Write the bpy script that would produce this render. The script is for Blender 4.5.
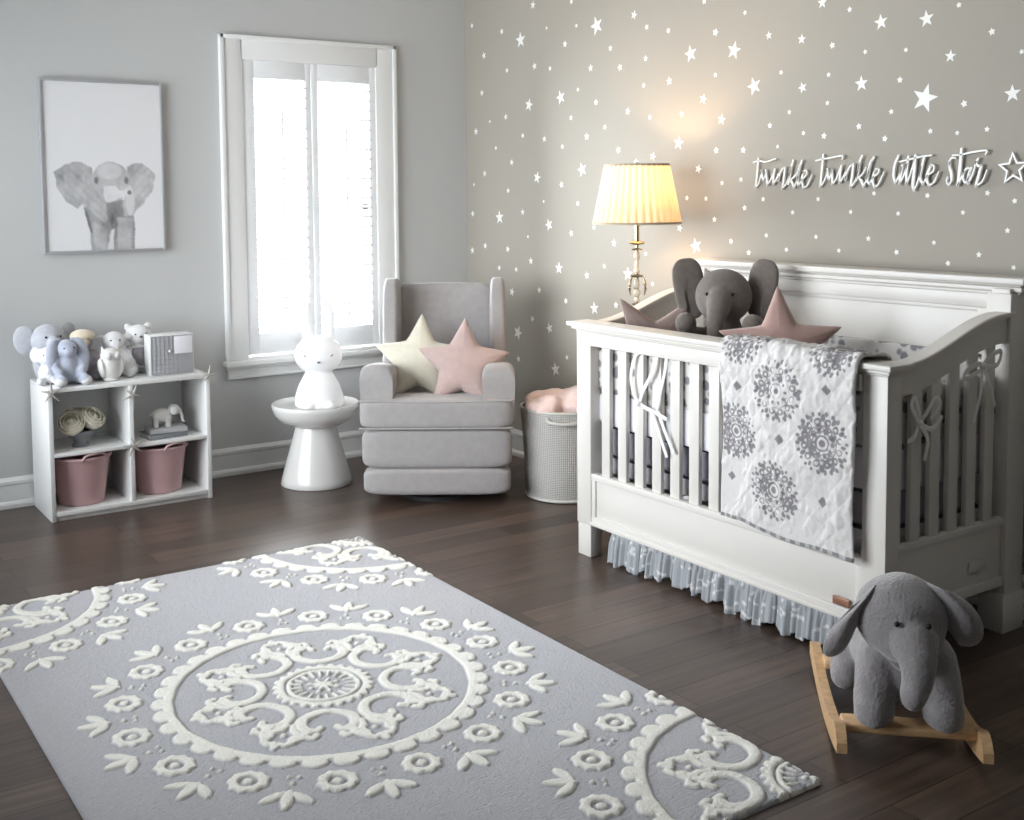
import bpy, bmesh, math, random
import numpy as np
from mathutils import Vector, Matrix, Euler
from mathutils import noise as mnoise

for _o in list(bpy.data.objects):
    bpy.data.objects.remove(_o)
S = bpy.context.scene
COL = S.collection
PI = math.pi
random.seed(7)

# ------------------------------------------------------------------ camera
cam_d = bpy.data.cameras.new('camera')
cam = bpy.data.objects.new('camera', cam_d)
COL.objects.link(cam)
cam_d.sensor_width = 36.0
cam_d.lens = 1142.9 / 1024 * 36.0
cam_d.shift_x = (512 - 486.8) / 1024
cam_d.shift_y = (276.0 - 410) / 1024
cam_d.clip_start = 0.02
_y, _p, _r = 0.586854965, 0.0713553129, -0.00864595401
_f = Vector((math.sin(_y) * math.cos(_p), math.cos(_y) * math.cos(_p), -math.sin(_p)))
_rt = _f.cross(Vector((0, 0, 1))).normalized()
_u = _rt.cross(_f)
_rt, _u = math.cos(_r) * _rt + math.sin(_r) * _u, -math.sin(_r) * _rt + math.cos(_r) * _u
cam.matrix_world = Matrix(((_rt.x, _u.x, -_f.x, 0), (_rt.y, _u.y, -_f.y, 0), (_rt.z, _u.z, -_f.z, 1.43), (0, 0, 0, 1)))
S.camera = cam

# ------------------------------------------------------------------ world, view, daylight
S.view_settings.view_transform = 'Standard'
S.view_settings.look = 'None'
S.view_settings.gamma = 1.0
S.view_settings.use_curve_mapping = False
S.view_settings.exposure = 0.0
S.cycles.use_denoising = True
S.cycles.max_bounces = 8
S.cycles.diffuse_bounces = 5
S.cycles.glossy_bounces = 3
S.cycles.transparent_max_bounces = 12
S.cycles.transmission_bounces = 6
S.cycles.sample_clamp_indirect = 6.0
S.cycles.caustics_reflective = False
S.cycles.caustics_refractive = False
W = bpy.data.worlds.new('overcast_sky')
S.world = W
W.use_nodes = True
W.node_tree.nodes['Background'].inputs['Color'].default_value = (0.86, 0.93, 1.0, 1)
W.node_tree.nodes['Background'].inputs['Strength'].default_value = 3.0

def area(name, loc, rot, sx, sy, power, col):
    l = bpy.data.lights.new(name, 'AREA')
    l.shape = 'RECTANGLE'; l.size = sx; l.size_y = sy; l.energy = power; l.color = col
    o = bpy.data.objects.new(name, l); COL.objects.link(o)
    o.location = loc; o.rotation_euler = rot
    return o
# daylight outside the shuttered window and outside the window of the left wall
area('daylight_shutter_window', (2.6, 5.95, 1.5), (-PI / 2, 0, 0), 1.3, 2.1, 560, (0.90, 0.96, 1.0))
area('daylight_side_window', (-0.80, 3.95, 1.45), (PI / 2, 0, -PI / 2), 3.0, 1.8, 200, (0.90, 0.955, 1.0))

# ------------------------------------------------------------------ materials
def nmat(name):
    m = bpy.data.materials.new(name); m.use_nodes = True
    nt = m.node_tree
    return m, nt, nt.nodes['Principled BSDF']

def mat(name, col, rough=0.5, bump=0.0, bscale=200.0, sheen=0.0, metal=0.0, vary=0.0, vscale=8.0, spec=0.5, coat=0.0, detail=3.0, stretch=None):
    m, nt, b = nmat(name)
    L = nt.links
    b.inputs['Base Color'].default_value = (*col, 1)
    b.inputs['Roughness'].default_value = rough
    b.inputs['Metallic'].default_value = metal
    b.inputs['Specular IOR Level'].default_value = spec
    b.inputs['Sheen Weight'].default_value = sheen
    b.inputs['Sheen Roughness'].default_value = 0.5
    b.inputs['Coat Weight'].default_value = coat
    tc = nt.nodes.new('ShaderNodeTexCoord')
    src = tc.outputs['Object']
    if stretch:
        mp = nt.nodes.new('ShaderNodeMapping'); mp.inputs['Scale'].default_value = stretch
        L.new(src, mp.inputs['Vector']); src = mp.outputs['Vector']
    if bump:
        n = nt.nodes.new('ShaderNodeTexNoise'); n.inputs['Scale'].default_value = bscale; n.inputs['Detail'].default_value = detail
        L.new(src, n.inputs['Vector'])
        bp = nt.nodes.new('ShaderNodeBump'); bp.inputs['Strength'].default_value = bump; bp.inputs['Distance'].default_value = 0.004
        L.new(n.outputs['Fac'], bp.inputs['Height']); L.new(bp.outputs['Normal'], b.inputs['Normal'])
    if vary:
        n = nt.nodes.new('ShaderNodeTexNoise'); n.inputs['Scale'].default_value = vscale; n.inputs['Detail'].default_value = 4
        L.new(src, n.inputs['Vector'])
        r = nt.nodes.new('ShaderNodeValToRGB')
        r.color_ramp.elements[0].position = 0.3; r.color_ramp.elements[1].position = 0.7
        r.color_ramp.elements[0].color = (*[c * (1 - vary) for c in col], 1)
        r.color_ramp.elements[1].color = (*[min(1, c * (1 + vary)) for c in col], 1)
        L.new(n.outputs['Fac'], r.inputs['Fac']); L.new(r.outputs['Color'], b.inputs['Base Color'])
    return m

def attr_mat(name, rough=0.9, bump=0.3, bscale=300, sheen=0.2):
    m, nt, b = nmat(name)
    a = nt.nodes.new('ShaderNodeAttribute'); a.attribute_name = 'Col'
    nt.links.new(a.outputs['Color'], b.inputs['Base Color'])
    b.inputs['Roughness'].default_value = rough
    b.inputs['Sheen Weight'].default_value = sheen
    b.inputs['Specular IOR Level'].default_value = 0.15
    if bump:
        tc = nt.nodes.new('ShaderNodeTexCoord')
        n = nt.nodes.new('ShaderNodeTexNoise'); n.inputs['Scale'].default_value = bscale; n.inputs['Detail'].default_value = 3
        nt.links.new(tc.outputs['Object'], n.inputs['Vector'])
        bp = nt.nodes.new('ShaderNodeBump'); bp.inputs['Strength'].default_value = bump; bp.inputs['Distance'].default_value = 0.004
        nt.links.new(n.outputs['Fac'], bp.inputs['Height']); nt.links.new(bp.outputs['Normal'], b.inputs['Normal'])
    return m

def floor_mat():
    m, nt, b = nmat('dark_wood_planks')
    L = nt.links; N = nt.nodes.new
    tc = N('ShaderNodeTexCoord')
    br = N('ShaderNodeTexBrick'); br.offset = 0.37; br.offset_frequency = 2
    br.inputs['Scale'].default_value = 1.0
    br.inputs['Brick Width'].default_value = 1.35; br.inputs['Row Height'].default_value = 0.125
    br.inputs['Mortar Size'].default_value = 0.0016; br.inputs['Mortar Smooth'].default_value = 0.2
    br.inputs['Color1'].default_value = (0.115, 0.080, 0.062, 1)
    br.inputs['Color2'].default_value = (0.060, 0.041, 0.033, 1)
    br.inputs['Mortar'].default_value = (0.007, 0.004, 0.003, 1)
    L.new(tc.outputs['Object'], br.inputs['Vector'])
    mp = N('ShaderNodeMapping'); mp.inputs['Scale'].default_value = (2.2, 38, 2)
    L.new(tc.outputs['Object'], mp.inputs['Vector'])
    n = N('ShaderNodeTexNoise'); n.inputs['Scale'].default_value = 1.0; n.inputs['Detail'].default_value = 7; n.inputs['Roughness'].default_value = 0.6
    L.new(mp.outputs['Vector'], n.inputs['Vector'])
    r = N('ShaderNodeValToRGB')
    r.color_ramp.elements[0].position = 0.3; r.color_ramp.elements[1].position = 0.75
    r.color_ramp.elements[0].color = (0.55, 0.55, 0.55, 1); r.color_ramp.elements[1].color = (1.5, 1.45, 1.4, 1)
    L.new(n.outputs['Fac'], r.inputs['Fac'])
    mx = N('ShaderNodeMix'); mx.data_type = 'RGBA'; mx.blend_type = 'MULTIPLY'; mx.inputs['Factor'].default_value = 1.0
    L.new(br.outputs['Color'], mx.inputs[6]); L.new(r.outputs['Color'], mx.inputs[7])
    L.new(mx.outputs[2], b.inputs['Base Color'])
    b.inputs['Roughness'].default_value = 0.33
    b.inputs['Specular IOR Level'].default_value = 0.5
    rr = N('ShaderNodeMapRange'); rr.inputs['To Min'].default_value = 0.26; rr.inputs['To Max'].default_value = 0.44
    L.new(n.outputs['Fac'], rr.inputs['Value']); L.new(rr.outputs['Result'], b.inputs['Roughness'])
    ad = N('ShaderNodeMath'); ad.operation = 'MULTIPLY_ADD'; ad.inputs[1].default_value = -1.0
    L.new(br.outputs['Fac'], ad.inputs[0])
    ms = N('ShaderNodeMath'); ms.operation = 'MULTIPLY'; ms.inputs[1].default_value = 0.35
    L.new(n.outputs['Fac'], ms.inputs[0]); L.new(ms.outputs[0], ad.inputs[2])
    bp = N('ShaderNodeBump'); bp.inputs['Strength'].default_value = 0.35; bp.inputs['Distance'].default_value = 0.002
    L.new(ad.outputs[0], bp.inputs['Height']); L.new(bp.outputs['Normal'], b.inputs['Normal'])
    return m

def glass_mat(name='thin_window_glass'):
    m, nt, b = nmat(name)
    nt.nodes.remove(b)
    out = nt.nodes['Material Output']
    t = nt.nodes.new('ShaderNodeBsdfTransparent'); g = nt.nodes.new('ShaderNodeBsdfGlossy'); g.inputs['Roughness'].default_value = 0.02
    f = nt.nodes.new('ShaderNodeFresnel'); f.inputs['IOR'].default_value = 1.45
    mx = nt.nodes.new('ShaderNodeMixShader')
    nt.links.new(f.outputs[0], mx.inputs[0]); nt.links.new(t.outputs[0], mx.inputs[1]); nt.links.new(g.outputs[0], mx.inputs[2])
    nt.links.new(mx.outputs[0], out.inputs['Surface'])
    return m

def shade_mat():
    m, nt, b = nmat('pleated_cream_lamp_fabric')
    nt.nodes.remove(b)
    out = nt.nodes['Material Output']
    d = nt.nodes.new('ShaderNodeBsdfDiffuse'); d.inputs['Color'].default_value = (0.80, 0.70, 0.54, 1)
    t = nt.nodes.new('ShaderNodeBsdfTranslucent'); t.inputs['Color'].default_value = (0.88, 0.72, 0.46, 1)
    mx = nt.nodes.new('ShaderNodeMixShader'); mx.inputs[0].default_value = 0.20
    nt.links.new(d.outputs[0], mx.inputs[1]); nt.links.new(t.outputs[0], mx.inputs[2])
    nt.links.new(mx.outputs[0], out.inputs['Surface'])
    return m

def emis_mat(name, col, strength, base=(0.9, 0.9, 0.9)):
    m, nt, b = nmat(name)
    b.inputs['Base Color'].default_value = (*base, 1)
    b.inputs['Emission Color'].default_value = (*col, 1)
    b.inputs['Emission Strength'].default_value = strength
    b.inputs['Roughness'].default_value = 0.4
    return m

M = {}
M['wall'] = mat('grey_wall_paint', (0.345, 0.318, 0.275), 0.75, 0.05, 260, spec=0.25)
M['wallb'] = mat('blue_grey_wall_paint', (0.54, 0.545, 0.54), 0.75, 0.05, 260, spec=0.25)
M['star'] = mat('white_star_decal', (0.80, 0.79, 0.76), 0.45)
M['ceil'] = mat('white_ceiling_paint', (0.75, 0.74, 0.72), 0.9, 0.05, 200)
M['floor'] = floor_mat()
M['trim'] = mat('white_trim_paint', (0.80, 0.80, 0.79), 0.35, 0.02, 60)
M['crib'] = mat('white_crib_paint', (0.68, 0.65, 0.61), 0.38, 0.03, 50)
M['shelfw'] = mat('white_laminate', (0.80, 0.80, 0.79), 0.4, 0.02, 80)
M['louver'] = mat('white_shutter_paint', (0.85, 0.86, 0.87), 0.4, 0.02, 60)
M['glass'] = glass_mat()
M['chair'] = mat('grey_chair_linen', (0.37, 0.35, 0.345), 0.95, 0.35, 420, sheen=0.25, vary=0.05, vscale=30, spec=0.15)
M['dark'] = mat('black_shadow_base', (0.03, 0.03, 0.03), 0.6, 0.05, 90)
M['ceramic'] = mat('white_gloss_ceramic', (0.70, 0.685, 0.66), 0.22, 0.01, 20, coat=0.3)
M['creampil'] = mat('cream_pillow_fabric', (0.70, 0.66, 0.55), 0.95, 0.3, 380, sheen=0.3, vary=0.05, vscale=20, spec=0.1)
M['pinkpil'] = mat('blush_pillow_fabric', (0.52, 0.39, 0.365), 0.95, 0.3, 380, sheen=0.3, vary=0.06, vscale=20, spec=0.1)
M['rosepil'] = mat('dusty_rose_pillow_fabric', (0.40, 0.265, 0.235), 0.95, 0.3, 380, sheen=0.3, vary=0.06, vscale=20, spec=0.1)
M['taupepil'] = mat('taupe_pillow_fabric', (0.25, 0.185, 0.165), 0.95, 0.3, 380, sheen=0.3, vary=0.06, vscale=20, spec=0.1)
M['basket'] = None
M['pinkplush'] = mat('pink_plush_blanket', (0.86, 0.66, 0.62), 0.98, 1.0, 80, sheen=0.6, vary=0.06, vscale=25, spec=0.05)
M['pinkbin'] = mat('dusty_pink_plastic', (0.60, 0.39, 0.40), 0.5, 0.03, 60, vary=0.03)
M['frame'] = mat('silver_grey_frame', (0.42, 0.42, 0.44), 0.35, 0.02, 90, metal=0.3)
M['eleplush'] = mat('dark_grey_knit_plush', (0.170, 0.145, 0.128), 0.97, 0.7, 420, sheen=0.35, vary=0.10, vscale=60, spec=0.08)
M['rockplush'] = mat('soft_grey_rocker_plush', (0.285, 0.265, 0.27), 0.97, 1.0, 120, sheen=0.6, vary=0.08, vscale=45, spec=0.08)
M['earin'] = mat('rose_grey_ear_lining', (0.33, 0.26, 0.26), 0.97, 0.6, 260, sheen=0.6, vary=0.08, vscale=45, spec=0.08)
M['birch'] = mat('pale_birch_wood', (0.60, 0.38, 0.20), 0.45, 0.08, 40, vary=0.16, vscale=14, stretch=(3, 3, 14))
M['eye'] = mat('black_bead', (0.01, 0.01, 0.01), 0.15, 0.01, 20)
M['metal'] = mat('antique_brass', (0.42, 0.33, 0.22), 0.25, 0.02, 60, metal=1.0)
M['crystal'] = mat('clear_glass_beads', (0.70, 0.62, 0.50), 0.08, 0.01, 20, spec=0.8, coat=1.0)
M['ribbon'] = mat('white_satin_ribbon', (0.82, 0.81, 0.80), 0.35, 0.05, 120, sheen=0.3)
M['copper'] = mat('copper_badge', (0.30, 0.15, 0.10), 0.4, 0.05, 90, metal=0.4)
M['badge'] = mat('embossed_badge', (0.55, 0.54, 0.50), 0.5, 0.05, 90)
M['mattress'] = mat('lavender_grey_sheet', (0.36, 0.35, 0.40), 0.9, 0.2, 200, vary=0.04)
M['mattlow'] = mat('pale_mattress_base', (0.60, 0.60, 0.63), 0.9, 0.2, 200, vary=0.04)
M['piping'] = mat('dark_navy_piping', (0.05, 0.05, 0.065), 0.8, 0.1, 200)
M['bumplow'] = mat('white_bumper_cotton', (0.76, 0.75, 0.78), 0.9, 0.25, 160, vary=0.03)
M['gplush'] = mat('silver_grey_plush', (0.50, 0.51, 0.56), 0.97, 0.7, 300, sheen=0.6, vary=0.07, vscale=45, spec=0.08)
M['bplush'] = mat('blue_grey_plush', (0.44, 0.47, 0.56), 0.97, 0.7, 300, sheen=0.6, vary=0.07, vscale=45, spec=0.08)
M['wplush'] = mat('white_plush', (0.76, 0.75, 0.75), 0.97, 0.7, 300, sheen=0.5, vary=0.05, vscale=45, spec=0.08)
M['cplush'] = mat('cream_plush', (0.72, 0.62, 0.48), 0.97, 0.7, 300, sheen=0.5, vary=0.05, vscale=45, spec=0.08)
M['tplush'] = mat('mauve_grey_plush', (0.33, 0.30, 0.33), 0.97, 0.7, 300, sheen=0.5, vary=0.08, vscale=45, spec=0.08)
M['rose'] = mat('ivory_rose_petals', (0.78, 0.74, 0.62), 0.8, 0.1, 60, vary=0.04)
M['greyvase'] = mat('smoky_grey_ceramic', (0.20, 0.21, 0.23), 0.3, 0.02, 50)
M['bookgrey'] = mat('grey_book_cloth', (0.22, 0.23, 0.25), 0.7, 0.1, 200)
M['bookpale'] = mat('pale_book_cloth', (0.52, 0.52, 0.53), 0.7, 0.1, 200)
M['paper'] = mat('book_page_edges', (0.72, 0.70, 0.66), 0.9, 0.3, 90, stretch=(1, 1, 12))
M['starfish'] = mat('pale_silver_starfish', (0.42, 0.40, 0.37), 0.6, 0.5, 200, vary=0.12, vscale=60)
M['letter'] = mat('white_painted_letters', (0.84, 0.83, 0.80), 0.4, 0.02, 80)
M['glow'] = emis_mat('glowing_white_silicone', (1.0, 0.985, 0.97), 0.10, (0.80, 0.80, 0.80))
M['nlgrey'] = mat('soft_grey_ink', (0.16, 0.15, 0.15), 0.6, 0.02, 80)
M['bulb'] = emis_mat('warm_bulb_glass', (1.0, 0.72, 0.40), 12.0)
M['shade'] = shade_mat()
M['shadetrim'] = mat('lamp_shade_trim', (0.45, 0.37, 0.27), 0.8, 0.1, 200)
M['print'] = attr_mat('framed_print_paper', 0.6, 0, 100, 0.0)
M['rug'] = attr_mat('wool_rug_pile', 0.97, 0.9, 230, 0.35)
M['quilt'] = attr_mat('printed_quilt_cotton', 0.95, 0.35, 260, 0.15)
M['skirt'] = attr_mat('ruffled_skirt_cotton', 0.95, 0.25, 260, 0.1)
M['walnut'] = mat('dark_walnut', (0.10, 0.06, 0.04), 0.4, 0.1, 40, vary=0.2, stretch=(2, 12, 2))

def basket_mat():
    m, nt, b = nmat('woven_silver_rattan')
    L = nt.links; N = nt.nodes.new
    tc = N('ShaderNodeTexCoord')
    sp = N('ShaderNodeSeparateXYZ'); L.new(tc.outputs['UV'], sp.inputs[0])
    def math2(op, a, bb):
        n = N('ShaderNodeMath'); n.operation = op
        for i, v in enumerate((a, bb)):
            if isinstance(v, float): n.inputs[i].default_value = v
            elif v is not None: L.new(v, n.inputs[i])
        return n.outputs[0]
    u = math2('MULTIPLY', sp.outputs['X'], 64 * 2 * PI)
    v = math2('MULTIPLY', sp.outputs['Y'], 26 * 2 * PI)
    a = math2('SINE', math2('ADD', u, v), None); c = math2('SINE', math2('SUBTRACT', u, v), None)
    h = math2('MULTIPLY', a, c)
    r = N('ShaderNodeValToRGB')
    r.color_ramp.elements[0].position = 0.0; r.color_ramp.elements[1].position = 0.35
    r.color_ramp.elements[0].color = (0.46, 0.44, 0.41, 1); r.color_ramp.elements[1].color = (0.72, 0.70, 0.67, 1)
    L.new(h, r.inputs['Fac']); L.new(r.outputs['Color'], b.inputs['Base Color'])
    bp = N('ShaderNodeBump'); bp.inputs['Strength'].default_value = 0.6; bp.inputs['Distance'].default_value = 0.004
    L.new(h, bp.inputs['Height']); L.new(bp.outputs['Normal'], b.inputs['Normal'])
    b.inputs['Roughness'].default_value = 0.55
    return m
M['basket'] = basket_mat()

# ------------------------------------------------------------------ object helpers
def tag(o, label=None, cat=None, group=None, kind=None):
    if label: o['label'] = label
    if cat: o['category'] = cat
    if group: o['group'] = group
    if kind: o['kind'] = kind
    return o

def empty(name, loc, rz=0.0, label=None, cat=None, group=None, kind=None):
    o = bpy.data.objects.new(name, None); COL.objects.link(o)
    o.location = loc; o.rotation_euler = (0, 0, rz); o.empty_display_size = 0.05
    return tag(o, label, cat, group, kind)

def finish(name, me, mats, parent=None, loc=(0, 0, 0), rot=(0, 0, 0), smooth=35):
    if not isinstance(mats, (list, tuple)): mats = [mats]
    for m in mats: me.materials.append(m)
    if smooth is not None and len(me.polygons):
        me.polygons.foreach_set('use_smooth', [True] * len(me.polygons))
        if smooth < 179: me.set_sharp_from_angle(angle=math.radians(smooth))
    o = bpy.data.objects.new(name, me); COL.objects.link(o)
    if parent: o.parent = parent
    o.location = loc; o.rotation_euler = rot
    return o

def build(name, bm, mats, parent=None, loc=(0, 0, 0), rot=(0, 0, 0), smooth=35):
    bmesh.ops.recalc_face_normals(bm, faces=bm.faces)
    me = bpy.data.meshes.new(name); bm.to_mesh(me); bm.free()
    return finish(name, me, mats, parent, loc, rot, smooth)

def NB(): return bmesh.new()

def box(bm, c, s, bev=0.0, seg=2, rot=None, mi=0):
    """box centred at c with full sizes s"""
    t = bmesh.new()
    bmesh.ops.create_cube(t, size=1.0)
    bmesh.ops.scale(t, vec=Vector(s), verts=t.verts)
    if bev: bmesh.ops.bevel(t, geom=t.edges[:], offset=min(bev, min(s) * 0.49), segments=seg, affect='EDGES', profile=0.5)
    mtx = Matrix.Translation(Vector(c))
    if rot: mtx = mtx @ Euler(rot).to_matrix().to_4x4()
    bmesh.ops.transform(t, matrix=mtx, verts=t.verts)
    for f in t.faces: f.material_index = mi
    merge(bm, t)

def bx(bm, x0, x1, y0, y1, z0, z1, bev=0.0, seg=2, mi=0):
    box(bm, ((x0 + x1) / 2, (y0 + y1) / 2, (z0 + z1) / 2), (abs(x1 - x0), abs(y1 - y0), abs(z1 - z0)), bev, seg, None, mi)

def merge(bm, t):
    vm = [bm.verts.new(v.co) for v in t.verts]
    t.verts.index_update()
    for f in t.faces:
        try:
            nf = bm.faces.new([vm[v.index] for v in f.verts]); nf.material_index = f.material_index
        except ValueError: pass
    t.free()

def grid_faces(bm, rows, close_u=False, close_v=False, mi=0):
    nv = len(rows); nu = len(rows[0])
    for j in range(nv if close_v else nv - 1):
        for i in range(nu if close_u else nu - 1):
            a, b = rows[j][i], rows[j][(i + 1) % nu]
            c, d = rows[(j + 1) % nv][(i + 1) % nu], rows[(j + 1) % nv][i]
            try:
                f = bm.faces.new((a, b, c, d)); f.material_index = mi
            except ValueError: pass

def lathe(bm, prof, n=40, c=(0, 0, 0), mi=0, rf=None, cap=True):
    rows = []
    for (r, z) in prof:
        row = []
        for i in range(n):
            a = 2 * PI * i / n
            rr = r if rf is None else rf(r, z, a)
            row.append(bm.verts.new((c[0] + rr * math.cos(a), c[1] + rr * math.sin(a), c[2] + z)))
        rows.append(row)
    grid_faces(bm, rows, close_u=True, mi=mi)
    if cap:
        for row, r in ((rows[0], prof[0][0]), (rows[-1], prof[-1][0])):
            if r > 1e-6:
                f = bm.faces.new(row); f.material_index = mi

def ellipsoid(bm, c, r, rot=(0, 0, 0), seg=24, mi=0, p=2.0):
    t = bmesh.new()
    bmesh.ops.create_uvsphere(t, u_segments=seg, v_segments=max(8, seg * 2 // 3), radius=1.0)
    if p != 2.0:
        for v in t.verts:
            k = (abs(v.co.x) ** p + abs(v.co.y) ** p + abs(v.co.z) ** p) ** (-1 / p)
            v.co *= k
    bmesh.ops.scale(t, vec=Vector(r), verts=t.verts)
    bmesh.ops.transform(t, matrix=Matrix.Translation(Vector(c)) @ Euler(rot).to_matrix().to_4x4(), verts=t.verts)
    for f in t.faces: f.material_index = mi
    merge(bm, t)

def catmull(pts, n=6):
    pts = [Vector(p) for p in pts]
    if len(pts) < 3:
        return [pts[0].lerp(pts[-1], i / n) for i in range(n + 1)]
    P = [2 * pts[0] - pts[1]] + pts + [2 * pts[-1] - pts[-2]]
    out = []
    for k in range(1, len(P) - 2):
        for i in range(n):
            t = i / n
            a, b, c, d = P[k - 1], P[k], P[k + 1], P[k + 2]
            out.append(0.5 * ((2 * b) + (c - a) * t + (2 * a - 5 * b + 4 * c - d) * t * t + (3 * b - a - 3 * c + d) * t ** 3))
    out.append(pts[-1])
    return out

def tube(bm, pts, rad, n=10, sub=5, flat=1.0, up=(0, 0, 1), mi=0, ends=True):
    """rounded tube through pts; rad a number or one per point; flat squashes along the second axis"""
    if isinstance(rad, (int, float)): rad = [rad] * len(pts)
    P = catmull(pts, sub) if sub > 1 else [Vector(p) for p in pts]
    R = [v.x for v in catmull([(r, 0, 0) for r in rad], sub)] if sub > 1 else list(rad)
    m = min(len(P), len(R)); P, R = P[:m], R[:m]
    rows = []
    up = Vector(up)
    def ring(c, t, r):
        s = t.cross(up)
        if s.length < 1e-4: s = t.cross(Vector((1, 0, 0)))
        s.normalize(); w = s.cross(t).normalized()
        return [bm.verts.new(c + s * (r * math.cos(2 * PI * i / n)) + w * (r * flat * math.sin(2 * PI * i / n))) for i in range(n)]
    T = []
    for i in range(m):
        a = P[max(0, i - 1)]; b = P[min(m - 1, i + 1)]
        T.append((b - a).normalized() if (b - a).length > 1e-9 else Vector((0, 0, 1)))
    if ends:
        for k in (80, 55, 28):
            q = math.radians(k); rows.append(ring(P[0] - T[0] * R[0] * math.sin(q) * min(1, flat + .3), T[0], R[0] * math.cos(q)))
    for i in range(m): rows.append(ring(P[i], T[i], max(R[i], 1e-4)))
    if ends:
        for k in (28, 55, 80):
            q = math.radians(k); rows.append(ring(P[-1] + T[-1] * R[-1] * math.sin(q) * min(1, flat + .3), T[-1], R[-1] * math.cos(q)))
    grid_faces(bm, rows, close_u=True, mi=mi)
    for row in (rows[0], rows[-1]):
        try:
            f = bm.faces.new(row); f.material_index = mi
        except ValueError: pass

def split_build(name, bm, mats, parent=None, smooth=180):
    """each loose piece of bm becomes an object of its own"""
    bm.verts.index_update(); seen = set(); comps = []
    for v in bm.verts:
        if v in seen: continue
        st_, comp = [v], set(); seen.add(v)
        while st_:
            q = st_.pop(); comp.add(q)
            for e in q.link_edges:
                w = e.other_vert(q)
                if w not in seen: seen.add(w); st_.append(w)
        comps.append(comp)
    out = []
    for comp in comps:
        t = bmesh.new(); mp = {v: t.verts.new(v.co) for v in comp}
        for f in bm.faces:
            if f.verts[0] in comp: t.faces.new([mp[v] for v in f.verts])
        out.append(build(name, t, mats, parent, smooth=smooth))
    bm.free()
    return out

def prism(bm, poly, to3, d0, d1, mi=0):
    """poly of 2D points, to3(u, v, d) gives 3D; extruded from d0 to d1"""
    a = [bm.verts.new(to3(u, v, d0)) for u, v in poly]
    b = [bm.verts.new(to3(u, v, d1)) for u, v in poly]
    n = len(poly)
    f = bm.faces.new(a); f.material_index = mi
    f = bm.faces.new(b[::-1]); f.material_index = mi
    for i in range(n):
        f = bm.faces.new((a[i], b[i], b[(i + 1) % n], a[(i + 1) % n])); f.material_index = mi

def fuse(bm, name, mats, parent=None, voxel=0.006, smooth=3, loc=(0, 0, 0), rot=(0, 0, 0)):
    """overlapping lumps become one continuous body"""
    bmesh.ops.recalc_face_normals(bm, faces=bm.faces)
    me = bpy.data.meshes.new(name + '_raw'); bm.to_mesh(me); bm.free()
    o = bpy.data.objects.new(name + '_raw', me); COL.objects.link(o)
    rm = o.modifiers.new('r', 'REMESH'); rm.mode = 'VOXEL'; rm.voxel_size = voxel
    sm = o.modifiers.new('s', 'SMOOTH'); sm.iterations = smooth; sm.factor = 0.6
    dg = bpy.context.evaluated_depsgraph_get()
    me2 = bpy.data.meshes.new_from_object(o.evaluated_get(dg))
    me2.name = name
    bpy.data.objects.remove(o); bpy.data.meshes.remove(me)
    me2.materials.clear()
    return finish(name, me2, mats, parent, loc, rot, 180)

def superbox(bm, c, s, p=5.0, n=14, rot=None, puff=None, mi=0):
    """cushion-like rounded block"""
    t = bmesh.new()
    bmesh.ops.create_cube(t, size=2.0)
    bmesh.ops.subdivide_edges(t, edges=t.edges[:], cuts=n, use_grid_fill=True)
    for v in t.verts:
        k = (abs(v.co.x) ** p + abs(v.co.y) ** p + abs(v.co.z) ** p) ** (-1 / p)
        v.co *= k
        if puff: puff(v)
    bmesh.ops.scale(t, vec=Vector(s) * 0.5, verts=t.verts)
    mtx = Matrix.Translation(Vector(c))
    if rot: mtx = mtx @ Euler(rot).to_matrix().to_4x4()
    bmesh.ops.transform(t, matrix=mtx, verts=t.verts)
    for f in t.faces: f.material_index = mi
    merge(bm, t)

def copy_tree(o, parent=None):
    c = o.copy(); COL.objects.link(c)
    if parent: c.parent = parent
    for ch in list(o.children): copy_tree(ch, c)
    return c

def star_poly(R, r, n=5, rot=PI / 2):
    return [((R if k % 2 == 0 else r) * math.cos(rot + PI * k / n), (R if k % 2 == 0 else r) * math.sin(rot + PI * k / n)) for k in range(2 * n)]

# ------------------------------------------------------------------ the room
XW, YW, XL, YR, ZC = 3.57, 5.575, -0.35, -1.7, 2.75      # star wall, window wall, left wall, rear wall, ceiling

b = NB(); bx(b, XL - 0.15, XW + 0.15, YR - 0.15, YW + 0.2, -0.08, 0.0)
tag(build('floor', b, M['floor']), 'dark brown wooden plank floor', kind='structure')
b = NB(); bx(b, XL - 0.15, XW + 0.15, YR - 0.15, YW + 0.2, ZC, ZC + 0.08)
tag(build('ceiling', b, M['ceil']), kind='structure')

WX0, WX1, WZ0, WZ1 = 2.205, 2.99, 0.60, 2.135            # window opening in the window wall
b = NB()
for x0, x1, z0, z1 in ((XL - 0.15, WX0, 0, ZC), (WX1, XW + 0.15, 0, ZC), (WX0, WX1, 0, WZ0), (WX0, WX1, WZ1, ZC)):
    bx(b, x0, x1, YW, YW + 0.17, z0, z1)
tag(build('wall_back', b, M['wallb'], smooth=None), 'grey painted wall with the shuttered window', kind='structure')
LY0, LY1, LZ0, LZ1 = 2.5, 5.3, 0.55, 2.25               # window opening in the left wall
b = NB()
for y0, y1, z0, z1 in ((YR - 0.15, LY0, 0, ZC), (LY1, YW, 0, ZC), (LY0, LY1, 0, LZ0), (LY0, LY1, LZ1, ZC)):
    bx(b, XL - 0.15, XL, y0, y1, z0, z1)
tag(build('wall_left', b, M['wallb'], smooth=None), kind='structure')
b = NB(); bx(b, XL, XW, YR - 0.15, YR, 0, ZC)
tag(build('wall_rear', b, M['wallb'], smooth=None), kind='structure')
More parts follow.
